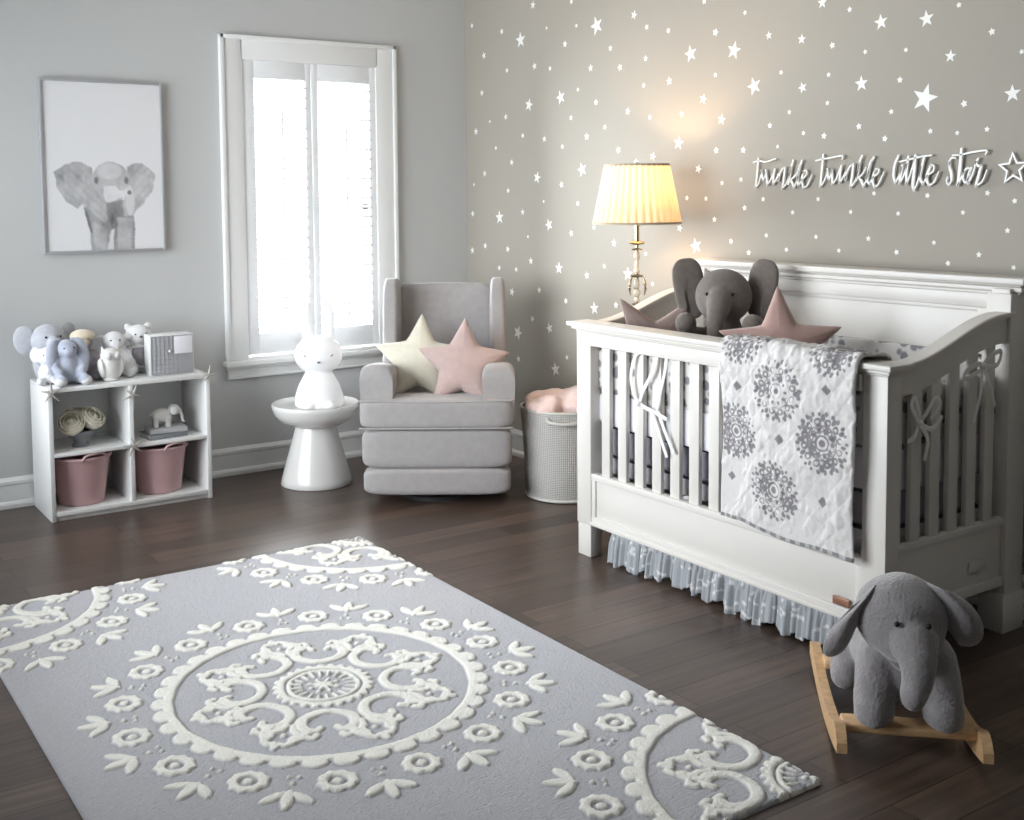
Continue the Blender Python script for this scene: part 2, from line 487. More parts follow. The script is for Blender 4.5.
STARS=[(5.498,2.383,0.0167),(5.200,2.314,0.0188),(4.910,2.416,0.0257),(5.024,2.248,0.0420),(5.377,2.203,0.0248),(4.792,2.282,0.0102),(4.544,2.263,0.0123),(4.583,2.386,0.0148),(4.637,2.183,0.0199),(4.385,2.243,0.0455),(4.899,2.098,0.0233),(5.153,2.100,0.0161),(4.764,2.073,0.0153),(4.432,2.044,0.0218),(5.402,1.998,0.0222),(4.675,1.919,0.0353),(4.533,1.947,0.0123),(4.951,1.900,0.0341),(4.391,1.874,0.0170),(5.168,1.850,0.0216),(4.590,1.811,0.0150),(5.466,1.786,0.0253),(4.464,1.711,0.0221),(4.815,1.715,0.0207),(5.009,1.741,0.0159),(5.324,1.834,0.0110),(5.266,1.685,0.0138),(5.114,1.602,0.0216),(5.380,1.547,0.0224),(4.881,1.516,0.0315),(4.662,1.669,0.0152),(4.502,1.549,0.0348),(4.670,1.476,0.0204),(4.537,1.380,0.0150),(5.149,1.449,0.0163),(4.824,1.390,0.0104),(5.508,1.320,0.0229),(5.235,1.302,0.0387),(5.014,1.333,0.0215),(4.779,1.269,0.0312),(4.591,1.229,0.0203),(4.408,1.263,0.0148),(5.381,1.140,0.0198),(5.515,1.109,0.0259),(5.158,1.129,0.0220),(4.942,1.073,0.0241),(4.967,1.202,0.0107),(4.695,1.047,0.0310),(5.492,1.486,0.0114),(5.242,1.022,0.0167),(5.078,1.021,0.0164),(4.465,1.022,0.0225),(5.120,0.895,0.0275),(4.867,0.922,0.0186),(4.638,0.881,0.0180),(4.406,0.861,0.0324),(5.066,0.676,0.0384),(4.778,0.727,0.0290),(4.930,0.763,0.0215),(5.062,0.532,0.0220),(4.728,0.516,0.0369),(4.630,0.590,0.0156),(4.110,2.258,0.0253),(4.021,2.191,0.0159),(3.876,2.157,0.0155),(3.650,2.254,0.0149),(3.412,2.174,0.0123),(3.582,2.114,0.0191),(4.281,2.123,0.0166),(4.029,2.049,0.0160),(4.211,2.026,0.0211),(3.733,2.039,0.0370),(3.473,2.026,0.0375),(3.869,1.932,0.0223),(3.581,1.933,0.0128),(4.042,1.927,0.0138),(3.358,1.867,0.0369),(4.154,1.815,0.0211),(3.655,1.836,0.0259),(3.543,1.741,0.0276),(4.000,1.778,0.0137),(3.789,1.779,0.0155),(4.323,1.750,0.0144),(3.807,1.652,0.0312),(4.223,1.636,0.0190),(3.978,1.597,0.0229),(4.094,1.575,0.0187),(3.573,1.610,0.0172),(3.416,1.606,0.0167),(3.682,1.533,0.0241),(3.538,1.470,0.0128),(3.428,1.483,0.0126),(3.753,1.406,0.0133),(3.634,1.403,0.0131),(3.406,1.364,0.0147),(3.582,1.313,0.0152),(3.799,1.271,0.0202),(4.256,1.190,0.0218),(3.695,1.194,0.0354),(3.483,1.221,0.0149),(3.381,1.176,0.0147),(4.329,1.074,0.0147),(4.153,1.045,0.0334),(3.979,1.009,0.0140),(4.241,0.890,0.0194),(4.027,1.147,0.0140),(3.280,2.065,0.0201),(3.109,2.030,0.0234),(3.009,2.158,0.0267),(2.879,2.114,0.0131),(2.737,2.049,0.0291),(2.958,1.989,0.0152),(2.805,1.948,0.0111),(3.213,1.910,0.0120),(3.102,1.840,0.0255),(2.974,1.879,0.0115),(2.820,1.832,0.0297),(2.978,1.771,0.0115),(3.168,1.748,0.0119),(3.270,1.700,0.0142),(3.095,1.661,0.0118),(2.993,1.645,0.0155),(2.829,1.673,0.0150),(2.418,2.066,0.0119),(2.545,2.036,0.0297),(2.292,1.960,0.0150),(2.628,1.936,0.0107),(2.447,1.895,0.0258),(2.184,1.882,0.0098),(2.651,1.831,0.0144),(2.546,1.757,0.0512),(2.213,1.748,0.0296),(2.390,1.727,0.0154),(2.686,1.719,0.0127),(2.521,1.640,0.0123),(2.414,1.628,0.0103),(2.302,1.635,0.0118),(2.712,1.622,0.0147),(3.303,1.400,0.0124),(3.146,1.347,0.0120),(3.018,1.400,0.0117),(2.861,1.351,0.0114),(2.756,1.421,0.0112),(3.284,1.251,0.0124),(3.026,1.252,0.0118),(2.778,1.252,0.0131),(3.176,1.196,0.0121),(2.914,1.202,0.0116),(2.528,1.412,0.0124),(2.295,1.420,0.0118),(2.649,1.347,0.0109),(2.386,1.353,0.0104),(2.196,1.393,0.0116),(2.219,1.294,0.0117),(2.498,1.245,0.0107),(2.653,1.205,0.0128),(2.322,1.209,0.0120),(2.440,1.174,0.0123),(2.194,1.171,0.0100),(3.228,1.613,0.0101)]
b = NB(); bx(b, XW, XW + 0.15, YR - 0.15, YW, 0, ZC)
allstars = list(STARS)
rs = random.Random(3)
for _ in range(90):                                       # the same decals carry on towards the viewer
    yy, zz = rs.uniform(-1.4, 2.0), rs.uniform(1.2, 2.65)
    if all((yy - s[0]) ** 2 + (zz - s[1]) ** 2 > 0.012 for s in allstars):
        allstars.append((yy, zz, rs.choice((0.011, 0.011, 0.012, 0.018, 0.026))))
for _ in range(40):
    yy, zz = rs.uniform(2.2, 5.5), rs.uniform(2.52, 2.7)
    if all((yy - s[0]) ** 2 + (zz - s[1]) ** 2 > 0.012 for s in allstars):
        allstars.append((yy, zz, rs.choice((0.011, 0.012, 0.018))))
for (yy, zz, rr) in allstars:
    big_ = rr > 0.028
    ra = rs.uniform(-0.35, 0.35) + PI / 2
    big = rr > 0.02
    rr *= 0.98 if big_ else 0.84
    poly = star_poly(max(rr, 0.009) * 1.08, max(rr, 0.009) * (0.44 if big else 0.6), 5, ra)
    prism(b, poly, lambda u, v, d: (XW - d, yy - u, zz + v), 0.0002, 0.0009, 1)
tag(build('wall_right', b, [M['wall'], M['star']], smooth=None), 'grey accent wall scattered with white star decals', kind='structure')

def baseboard(name, p0, p1, inward):
    """profiled board from p0 to p1, inward is the unit normal into the room"""
    b = NB(); p0 = Vector((*p0, 0)); p1 = Vector((*p1, 0)); nn = Vector((*inward, 0))
    prof = [(0, 0), (0.030, 0), (0.030, 0.018), (0.024, 0.028), (0.016, 0.032), (0.016, 0.105), (0.022, 0.112), (0.022, 0.125), (0.012, 0.134), (0.008, 0.140), (0, 0.140)]
    rows = [[b.verts.new(p + nn * (d + 0.0005) + Vector((0, 0, z))) for d, z in prof] for p in (p0, p1)]
    grid_faces(b, rows, close_u=True)
    b.faces.new(rows[0]); b.faces.new(rows[1][::-1])
    return tag(build(name, b, M['trim'], smooth=25), kind='structure')
baseboard('baseboard_back', (XL, YW), (XW, YW), (0, -1))
baseboard('baseboard_right', (XW, YW - 0.031), (XW, YR), (-1, 0))
baseboard('baseboard_left', (XL, YR), (XL, YW - 0.031), (1, 0))
baseboard('baseboard_rear', (XL + 0.031, YR), (XW - 0.031, YR), (0, 1))

# shuttered window
win = empty('window_1', (0, 0, 0), 0, 'white framed window with two louvered shutter panels', None, None, 'structure')
b = NB()
cx0, cx1, cz1 = 2.10, 3.10, 2.24
bx(b, cx0, WX0 + 0.012, YW - 0.024, YW, 0.585, cz1, 0.004)
bx(b, WX1 - 0.012, cx1, YW - 0.024, YW, 0.585, cz1, 0.004)
bx(b, WX0, WX1, YW - 0.024, YW, WZ1 - 0.012, cz1, 0.004)
bx(b, cx0 - 0.004, cx0 + 0.018, YW - 0.034, YW, 0.585, cz1 + 0.004, 0.004)
bx(b, cx1 - 0.018, cx1 + 0.004, YW - 0.034, YW, 0.585, cz1 + 0.004, 0.004)
bx(b, cx0 - 0.004, cx1 + 0.004, YW - 0.034, YW, cz1 - 0.018, cz1 + 0.004, 0.004)
for x in (WX0, WX1):                                       # jambs
    bx(b, x - 0.004, x + 0.004, YW - 0.02, YW + 0.12, WZ0, WZ1)
bx(b, WX0, WX1, YW - 0.02, YW + 0.12, WZ1 - 0.004, WZ1 + 0.004)
build('window_frame', b, M['trim'], win)
b = NB()
bx(b, cx0 - 0.02, cx1 + 0.02, YW - 0.062, YW, 0.562, 0.588, 0.006)
bx(b, WX0 - 0.002, WX1 + 0.002, YW - 0.03, YW + 0.13, 0.575, 0.602, 0.002)
build('window_sill', b, M['trim'], win)
b = NB()
bx(b, cx0 + 0.005, cx1 - 0.005, YW - 0.022, YW, 0.498, 0.563, 0.004)
bx(b, cx0 - 0.004, cx1 + 0.004, YW - 0.036, YW, 0.544, 0.563, 0.005)
bx(b, cx0 + 0.002, cx1 - 0.002, YW - 0.028, YW, 0.496, 0.508, 0.004)
build('window_apron', b, M['trim'], win)
xm = (WX0 + WX1) / 2
for k, (xa, xb) in enumerate(((WX0 + 0.006, xm - 0.002), (xm + 0.002, WX1 - 0.006))):
    sh = empty('shutter_panel', (0, 0, 0)); sh.parent = win
    b = NB(); ys0, ys1 = YW - 0.016, YW + 0.012
    sw = 0.062 if k == 0 else 0.034
    sx0, sx1 = (xa + 0.068, xb - 0.034) if k == 0 else (xa + 0.034, xb - 0.045)
    bx(b, xa, sx0, ys0, ys1, WZ0 + 0.012, WZ1 - 0.012, 0.003)
    bx(b, sx1, xb, ys0, ys1, WZ0 + 0.012, WZ1 - 0.012, 0.003)
    bx(b, sx0 - 0.002, sx1 + 0.002, ys0, ys1, WZ0 + 0.012, 0.722, 0.003)
    bx(b, sx0 - 0.002, sx1 + 0.002, ys0, ys1, 2.03, WZ1 - 0.012, 0.003)
    build('shutter_frame', b, M['louver'], sh)
    b = NB(); z = 0.745
    while z < 2.02:
        box(b, ((sx0 + sx1) / 2, (ys0 + ys1) / 2, z), (sx1 - sx0 - 0.002, 0.058, 0.008), 0.0035, 2, (math.radians(8), 0, 0))
        z += 0.052
    build('louvers', b, M['louver'], sh)
    b = NB(); xr = (sx0 + sx1) / 2
    bx(b, xr - 0.005, xr + 0.005, ys0 - 0.026, ys0 - 0.016, 0.76, 2.0, 0.003)
    build('tilt_rod', b, M['louver'], sh)
b = NB(); bx(b, WX0, WX1, YW + 0.125, YW + 0.129, WZ0, WZ1)
build('pane', b, M['glass'], win, smooth=None)
b = NB()
for x in (WX0 + 0.02, WX1 - 0.02): bx(b, x - 0.02, x + 0.02, YW + 0.105, YW + 0.15, WZ0, WZ1, 0.003)
for z in (WZ0 + 0.02, (WZ0 + WZ1) / 2, WZ1 - 0.02): bx(b, WX0, WX1, YW + 0.105, YW + 0.15, z - 0.018, z + 0.018, 0.003)
build('sash', b, M['trim'], win)

# window of the left wall, outside the photograph, that lights the rug and the shelf
win2 = empty('window_2', (0, 0, 0), 0, None, None, None, 'structure')
b = NB()
for y0, y1, z0, z1 in ((LY0 - 0.1, LY0, LZ0 - 0.1, LZ1 + 0.1), (LY1, LY1 + 0.1, LZ0 - 0.1, LZ1 + 0.1), (LY0, LY1, LZ0 - 0.1, LZ0), (LY0, LY1, LZ1, LZ1 + 0.1)):
    bx(b, XL, XL + 0.024, y0, y1, z0, z1, 0.003)
build('window_frame', b, M['trim'], win2)
b = NB()
for y in (LY0 + 0.02, LY0 * .667 + LY1 * .333, LY0 * .333 + LY1 * .667, LY1 - 0.02): bx(b, XL - 0.12, XL - 0.08, y - 0.02, y + 0.02, LZ0, LZ1, 0.003)
for z in (LZ0 + 0.02, (LZ0 + LZ1) / 2, LZ1 - 0.02): bx(b, XL - 0.12, XL - 0.08, LY0, LY1, z - 0.018, z + 0.018, 0.003)
build('sash', b, M['trim'], win2)
b = NB(); bx(b, XL - 0.102, XL - 0.098, LY0, LY1, LZ0, LZ1)
build('pane', b, M['glass'], win2, smooth=None)

# ------------------------------------------------------------------ rug with tufted relief
def smooth01(x): 
    x = np.clip(x, 0, 1); return x * x * (3 - 2 * x)

def seg_dist(px, py, pts):
    d = np.full(px.shape, 1e9)
    for (ax, ay), (bx_, by) in zip(pts[:-1], pts[1:]):
        vx, vy = bx_ - ax, by - ay
        L2 = vx * vx + vy * vy + 1e-12
        t = np.clip(((px - ax) * vx + (py - ay) * vy) / L2, 0, 1)
        d = np.minimum(d, np.hypot(px - ax - t * vx, py - ay - t * vy))
    return d

def medallion(X, Y):
    """signed distance (negative inside the raised cream pile)"""
    r = np.hypot(X, Y); a = np.arctan2(Y, X)
    D = np.full(X.shape, 1e9)
    def add(d):
        nonlocal D
        D = np.minimum(D, d)
    def sector(n, off=0.0):
        w = 2 * PI / n
        aa = (a - off + w / 2) % w - w / 2
        return r * np.cos(aa), r * np.sin(aa), aa
    # heart of the medallion: lobed rosette, spokes, double ring
    add(r - (0.026 + 0.005 * np.cos(8 * a)))
    u, v, _ = sector(8); add(np.hypot((u - 0.040) / 1.0, v / 0.7) - 0.009)
    u, v, _ = sector(20); add(np.where((u > 0.062) & (u < 0.098), np.abs(v) - (0.0035 + 0.05 * (u - 0.062)), 1e9))
    add(np.abs(r - 0.100) - 0.007)
    add(np.abs(r - 0.124) - 0.010)
    u, v, _ = sector(26); add(np.hypot(u - 0.134, v) - 0.0115)
    # eight scrolls
    u, v, aa = sector(8, PI / 8)
    V = np.abs(v)
    cu, R = 0.240, 0.066
    ang = np.arctan2(V / 1.12, -(u - cu))                # 0 towards the centre
    rr = np.hypot(u - cu, V / 1.12)
    w = 0.0140
    add(np.where(ang < 2.15, np.abs(rr - R) - w, 1e9))
    add(np.hypot(u - 0.281, V - 0.054) - 0.0185)           # where the horseshoe turns in
    add(seg_dist(u, V, [(0.281, 0.050), (0.283, 0.032), (0.268, 0.022)]) - 0.0105)
    add(seg_dist(u, V, [(0.285, 0.060), (0.312, 0.070), (0.326, 0.092)]) - 0.0135)
    add(seg_dist(u, V, [(0.312, 0.068), (0.322, 0.044), (0.308, 0.034)]) - 0.0100)
    # hearts between the scrolls
    u, v, aa = sector(8)
    V = np.abs(v)
    add(seg_dist(u, V, [(0.306, 0.040), (0.330, 0.030), (0.352, 0.038), (0.368, 0.024), (0.362, 0.008), (0.386, 0.0)]) - 0.0095)
    add(seg_dist(u, V, [(0.306, 0.036), (0.288, 0.018), (0.262, 0.010)]) - 0.0105)
    add(np.hypot(u - 0.316, V) - 0.0085)
    # big ring with scallops
    add(np.abs(r - 0.436) - 0.014)
    u, v, _ = sector(36, 0.03); add(np.hypot((u - 0.456) / 1.0, v / 1.35) - 0.0245)
    # sixteen rosettes with a ring hole
    u, v, _ = sector(16, 0.008)
    q = np.hypot(u - 0.555, v); qa = np.arctan2(v, u - 0.555)
    ro = 0.0495 + 0.0030 * np.cos(9 * qa)
    fl = q - ro
    fl = np.maximum(fl, -(np.abs(q - 0.0190) - 0.0060))
    add(fl)
    # sixteen sprigs between them, and little seeds
    u, v, _ = sector(16, 0.008 + PI / 16)
    V = np.abs(v)
    def leaf(x0, y0, x1, y1, wd):
        vx, vy = x1 - x0, y1 - y0; L = math.hypot(vx, vy)
        t = ((u - x0) * vx + (V - y0) * vy) / L
        s = np.abs(-(u - x0) * vy + (V - y0) * vx) / L
        tt = np.clip(t / L, 0, 1)
        return np.where((t > -0.002) & (t < L), s - wd * np.sin(PI * np.clip(0.08 + 0.86 * tt, 0, 1)) ** 0.7, 1e9)
    add(leaf(0.594, 0.0, 0.674, 0.0, 0.0155))
    add(leaf(0.600, 0.010, 0.644, 0.064, 0.0145))
    add(np.hypot((u - 0.598) / 1.2, V) - 0.0085)
    add(np.hypot(u - 0.556, V - 0.0) - 0.0065)
    add(np.hypot(u - 0.525, V - 0.012) - 0.0055)
    return D - 0.0004

RX0, RX1, RY0, RY1 = 0.622, 2.142, 1.778, 4.190
RC = (1.382, 2.952)
def make_rug():
    nx, ny = 470, 746
    xs = np.linspace(RX0, RX1, nx); ys = np.linspace(RY0, RY1, ny)
    X, Y = np.meshgrid(xs, ys)
    rng = np.random.default_rng(4)
    wx = 0.0012 * np.sin(Y * 61 + 2 * np.sin(X * 33)); wy = 0.0012 * np.sin(X * 57 + 2 * np.sin(Y * 29))
    D = medallion(X - RC[0] + wx, Y - RC[1] + wy)
    for cx, cy in ((RX0, RY0), (RX1, RY0), (RX0, RY1 + 0.01), (RX1, RY1 + 0.01)):
        D = np.minimum(D, medallion(X - cx + wx, Y - cy + wy))
    m = smooth01(0.5 - D / 0.005)
    n1 = rng.normal(size=X.shape)
    n2 = (n1 + np.roll(n1, 1, 0) + np.roll(n1, 1, 1) + np.roll(n1, -1, 1)) / 2
    edge = np.minimum.reduce([X - RX0, RX1 - X, Y - RY0, RY1 - Y])
    er = np.sqrt(np.clip(1 - (1 - np.clip(edge / 0.010, 0, 1)) ** 2, 0, 1))
    lines = np.sin(Y * 2 * PI / 0.012 + 2.2 * np.sin(X * 9) + n2 * 0.5)
    dome = smooth01(np.clip(-D / 0.012, 0, 1))
    Z = 0.003 + er * (0.009 + m * (0.0050 + 0.0012 * dome) + 0.0004 * n2 + (1 - m) * 0.0004 * lines)
    moat = np.exp(-((D - 0.003) / 0.0035) ** 2)
    Z -= 0.0016 * moat * er
    base = np.array([0.465, 0.46, 0.485]); cream = np.array([0.90, 0.875, 0.80])
    colr = base[None, None] * (1 + 0.05 * n2[..., None] / 2 + 0.035 * (1 - m[..., None]) * lines[..., None]) * (1 - m[..., None]) + cream[None, None] * (1 + 0.02 * n2[..., None]) * m[..., None]
    # skirt down to the floor
    co = np.stack([X, Y, Z], -1).reshape(-1, 3)
    idx = np.arange(nx * ny).reshape(ny, nx)
    q = np.stack([idx[:-1, :-1], idx[:-1, 1:], idx[1:, 1:], idx[1:, :-1]], -1).reshape(-1, 4)
    loop = np.concatenate([idx[0, :], idx[1:, -1], idx[-1, -2::-1], idx[-2:0:-1, 0]])
    low = co[loop].copy(); low[:, 2] = 0.0005
    li = np.arange(len(loop)) + nx * ny
    q2 = np.stack([loop, li, np.roll(li, -1), np.roll(loop, -1)], -1)
    co = np.vstack([co, low]); q = np.vstack([q, q2])
    cc = np.vstack([colr.reshape(-1, 3), colr.reshape(-1, 3)[loop] * 0.8])
    o = grid_mesh('area_rug', co, q, cc, M['rug'])
    return tag(o, 'large lavender-grey rug with raised cream medallions lying on the dark floor', 'rug')

def grid_mesh(name, co, q, cc, m, parent=None, uv=None):
    me = bpy.data.meshes.new(name)
    me.vertices.add(len(co)); me.vertices.foreach_set('co', np.ascontiguousarray(co, dtype=np.float32).ravel())
    me.loops.add(q.size); me.loops.foreach_set('vertex_index', np.ascontiguousarray(q, dtype=np.int32).ravel())
    me.polygons.add(len(q)); me.polygons.foreach_set('loop_start', np.arange(0, q.size, 4, dtype=np.int32))
    me.update(calc_edges=True); me.validate()
    if cc is not None:
        at = me.color_attributes.new('Col', 'FLOAT_COLOR', 'POINT')
        c4 = np.ones((len(co), 4), dtype=np.float32); c4[:, :3] = np.clip(cc, 0, 1)
        at.data.foreach_set('color', c4.ravel())
    return finish(name, me, m, parent, smooth=180)
make_rug()

# ------------------------------------------------------------------ framed elephant print
def pip(px, py, poly):
    ins = np.zeros(px.shape, bool); n = len(poly)
    for i in range(n):
        x0, y0 = poly[i]; x1, y1 = poly[(i + 1) % n]
        c = ((y0 > py) != (y1 > py)) & (px < (x1 - x0) * (py - y0) / (y1 - y0 + 1e-12) + x0)
        ins ^= c
    return ins

def blur(A, k):
    for _ in range(k):
        A = (A + np.roll(A, 1, 0) + np.roll(A, -1, 0) + np.roll(A, 1, 1) + np.roll(A, -1, 1)) / 5
    return A

def fbm(ny, nx, seed, octs=((6, 1.0), (14, .6), (34, .35), (80, .2))):
    rng = np.random.default_rng(seed); out = np.zeros((ny, nx))
    for k, a in octs:
        g = rng.normal(size=(k + 2, k + 2))
        yy = np.linspace(0, k, ny); xx = np.linspace(0, k, nx)
        yi = yy.astype(int); xi = xx.astype(int); fy = smooth01(yy - yi)[:, None]; fx = smooth01(xx - xi)[None]
        out += a * ((g[yi][:, xi] * (1 - fx) + g[yi][:, xi + 1] * fx) * (1 - fy) + (g[yi + 1][:, xi] * (1 - fx) + g[yi + 1][:, xi + 1] * fx) * fy)
    return out

pic = empty('framed_print', (1.512, YW, 1.5765), 0, 'framed black and white print of a baby elephant hanging on the grey wall', 'picture')
pw, ph = 0.572, 0.812
b = NB()
for x0, x1, z0, z1 in ((-pw / 2, -pw / 2 + .011, -ph / 2, ph / 2), (pw / 2 - .011, pw / 2, -ph / 2, ph / 2), (-pw / 2 + .011, pw / 2 - .011, ph / 2 - .011, ph / 2), (-pw / 2 + .011, pw / 2 - .011, -ph / 2, -ph / 2 + .011)):
    bx(b, x0, x1, -0.03, -0.001, z0, z1, 0.002)
build('picture_frame', b, M['frame'], pic)
def make_print():
    nx, ny = 210, 310
    iw, ih = pw - 0.02, ph - 0.02
    U, V = np.meshgrid(np.linspace(0, 1, nx), np.linspace(0, 1, ny))      # V down from the top
    # drawing coordinates: the scale of a 390 x 560 sheet
    x = 140 + U * 390; y = 198 + V * 560
    n = fbm(ny, nx, 11)
    x2 = x + n * 2.0; y2 = y + np.roll(n, 40, 1) * 2.0
    C = np.full((ny, nx), 0.74)
    def put(mask, val, soft=1):
        nonlocal C
        mm = blur(mask.astype(float), soft)
        C = C * (1 - mm) + val * mm
    body = [(268, 612), (272, 640), (284, 700), (288, 760), (430, 760), (432, 700), (428, 630), (400, 590), (300, 590)]
    put(pip(x2, y2, body), 0.34 + 0.05 * n)
    lear = [(292, 480), (262, 462), (228, 460), (200, 476), (168, 497), (176, 520), (178, 545), (196, 570), (206, 592), (228, 606), (244, 618), (262, 600), (300, 640), (330, 668), (344, 650), (338, 600), (300, 540)]
    put(pip(x2, y2, lear), 0.44 + 0.07 * n + 0.015 * np.sin((x - y) * .22))
    rear = [(408, 478), (432, 462), (462, 462), (484, 478), (508, 500), (502, 540), (496, 566), (474, 588), (468, 604), (440, 622), (428, 640), (398, 645), (392, 610), (410, 560)]
    put(pip(x2, y2, rear), 0.45 + 0.07 * n + 0.015 * np.sin((x + y) * .22))
    put(((x - 418) / 16) ** 2 + ((y - 592) / 52) ** 2 < 1, 0.62, 3)
    head = ((x2 - 354) / 62) ** 2 + ((y2 - 520) / 60) ** 2 < 1
    put(head, 0.52 + 0.05 * n)
    put(((x - 352) / 42) ** 2 + ((y - 492) / 28) ** 2 < 1, 0.62 + 0.03 * n, 4)
    put(((x2 - 360) / 38) ** 2 + ((y2 - 572) / 34) ** 2 < 1, 0.44 + 0.05 * n, 2)
    trunk = [(332, 545), (372, 540), (384, 556), (410, 556), (424, 562), (414, 574), (384, 584), (356, 600), (338, 596), (328, 570)]
    put(pip(x2, y2, trunk), 0.66 + 0.04 * n)
    put(((x - 417) / 8) ** 2 + ((y - 565) / 7) ** 2 < 1, 0.22, 1)
    for ex in (308, 408): put(((x - ex) / 7) ** 2 + ((y - 524) / 12) ** 2 < 1, 0.20, 2)
    put(pip(x2, y2, [(340, 600), (392, 590), (396, 640), (376, 690), (362, 760), (350, 760), (352, 690), (338, 640)]), 0.26 + 0.05 * n, 3)
    put(pip(x2, y2, [(350, 690), (362, 690), (360, 760), (342, 760)]), 0.66, 2)
    put(pip(x2, y2, [(292, 660), (336, 690), (334, 760), (300, 760)]), 0.42 + 0.06 * n, 3)
    put(pip(x2, y2, [(372, 650), (424, 650), (418, 760), (372, 760)]), 0.46 + 0.06 * n, 3)
    put(pip(x2, y2, [(262, 600), (280, 640), (294, 700), (286, 700), (270, 640)]), 0.20, 1)
    col = np.stack([C * 0.99, C * 0.985, C * 1.0], -1)
    X = (U - 0.5) * iw; Z = (0.5 - V) * ih
    co = np.stack([X, np.full_like(X, -0.022), Z], -1).reshape(-1, 3)
    idx = np.arange(nx * ny).reshape(ny, nx)
    q = np.stack([idx[:-1, :-1], idx[1:, :-1], idx[1:, 1:], idx[:-1, 1:]], -1).reshape(-1, 4)
    grid_mesh('print', co, q, col.reshape(-1, 3), M['print'], pic)
make_print()

# ------------------------------------------------------------------ cube shelf and what stands in it
SX0, SX1, SY0, SY1, SH = 1.138, 1.872, 5.19, 5.535, 0.596
sh = empty('cube_shelf', ((SX0 + SX1) / 2, (SY0 + SY1) / 2, 0), 0, 'white four-compartment cube shelf standing against the grey wall', 'shelf')
ox, oy = (SX0 + SX1) / 2, (SY0 + SY1) / 2
def sb(name, x0, x1, y0, y1, z0, z1, bev=0.0015):
    b = NB(); bx(b, x0 - ox, x1 - ox, y0 - oy, y1 - oy, z0, z1, bev); return build(name, b, M['shelfw'], sh)
t = 0.020
sb('side_panel', SX0, SX0 + t, SY0, SY1, 0.0, SH - t)
sb('side_panel', SX1 - t, SX1, SY0, SY1, 0.0, SH - t)
sb('top_panel', SX0, SX1, SY0, SY1, SH - t, SH)
sb('bottom_panel', SX0 + t, SX1 - t, SY0, SY1, 0.022, 0.022 + t)
xmid = 1.5
sb('divider', xmid - t / 2, xmid + t / 2, SY0, SY1 - 0.006, 0.022 + t, SH - t)
sb('middle_shelf', SX0 + t, xmid - t / 2, SY0, SY1 - 0.006, 0.287, 0.303)
sb('middle_shelf', xmid + t / 2, SX1 - t, SY0, SY1 - 0.006, 0.287, 0.303)
sb('back_panel', SX0 + t, SX1 - t, SY1 - 0.006, SY1, 0.022 + t, SH - t)
sb('kick_board', SX0 + t, SX1 - t, SY0 + 0.012, SY0 + 0.024, 0.0, 0.022)

def pink_bin(loc, rz, label):
    r = empty('storage_bin', loc, rz, label, 'storage bin', 'dusty pink storage bins in the cube shelf')
    b = NB(); n = 56; H = 0.222
    def oval(a, rx, ry): return rx * math.cos(a), ry * math.sin(a)
    prof = [(0.0, 0.0), (0.092, 0.0), (0.100, 0.006), (0.128, H - 0.006), (0.130, H), (0.127, H), (0.122, H - 0.01), (0.096, 0.01), (0.0, 0.008)]
    lathe(b, prof, n, cap=False)
    for v in b.verts: v.co.y *= 1.0
    build('bin_body', b, M['pinkbin'], r)
    b = NB()
    rows = []
    for k in range(n):
        a = 2 * PI * k / n
        rows.append([b.verts.new(((0.130 + dr) * math.cos(a), (0.130 + dr) * math.sin(a), H - 0.012 + dz)) for dr, dz in ((-0.002, 0), (0.007, 0.0), (0.009, 0.006), (0.007, 0.013), (-0.004, 0.013))])
    grid_faces(b, rows, close_u=True, close_v=True)
    build('rim', b, M['pinkbin'], r)
    for s in (-1, 1):
        b = NB(); pts = [(s * 0.136 * math.cos(q), 0.136 * math.sin(q), H + dz) for q, dz in ((-0.42, -0.004), (-0.32, 0.012), (0, 0.018), (0.32, 0.012), (0.42, -0.004))]
        tube(b, pts, 0.008, 8, 5, flat=0.7)
        build('handle', b, M['pinkbin'], r)
    return r
pink_bin((1.302, 5.330, 0.042), math.radians(-75), 'dusty pink round bin in the lower left compartment of the cube shelf')
pink_bin((1.662, 5.330, 0.042), math.radians(-70), 'dusty pink round bin in the lower right compartment of the cube shelf')

# roses in a small vase
v = empty('vase', (1.300, 5.31, 0.303), 0, 'low smoky grey vase on the upper left shelf of the cube unit', 'vase')
b = NB(); lathe(b, [(0, 0), (0.038, 0), (0.040, 0.008), (0.030, 0.018), (0.034, 0.030), (0.055, 0.050), (0.060, 0.070), (0.056, 0.074), (0.050, 0.068), (0.030, 0.040), (0, 0.036)], 36, cap=False)
build('vase_body', b, M['greyvase'], v)
def rose(loc, rad, label, tilt):
    b = NB()
    rr = random.Random(int(loc[0] * 1e4))
    ellipsoid(b, (0, 0, 0), (rad * .45, rad * .45, rad * .55), seg=14)
    for ring, (cnt, op, rd) in enumerate(((3, .25, .50), (5, .55, .72), (6, .95, .90), (7, 1.35, 1.0))):
        for k in range(cnt):
            a = 2 * PI * k / cnt + ring * .7
            rows = []
            for j in range(6):
                tt = j / 5
                row = []
                for i in range(7):
                    s = (i / 6 - .5) * 2
                    ph_ = a + s * (1.15 * PI / cnt) * 1.25
                    el = -1.2 + tt * (1.2 + 1.25 - op * .65)
                    q = rad * rd * (1 + .10 * tt * tt)
                    curl = .12 * rad * tt ** 3 * (1 - abs(s) * .3)
                    row.append(b.verts.new(((q * math.cos(el) + curl) * math.cos(ph_), (q * math.cos(el) + curl) * math.sin(ph_), q * math.sin(el) - .08 * rad * s * s * tt)))
                rows.append(row)
            grid_faces(b, rows)
    me = bpy.data.meshes.new('rose'); b.to_mesh(me); b.free()
    o = finish('rose_bloom', me, M['rose'], None, loc, tilt, 180)
    md = o.modifiers.new('thick', 'SOLIDIFY'); md.thickness = 0.0018
    return tag(o, label, 'flower', 'ivory roses in the grey vase')
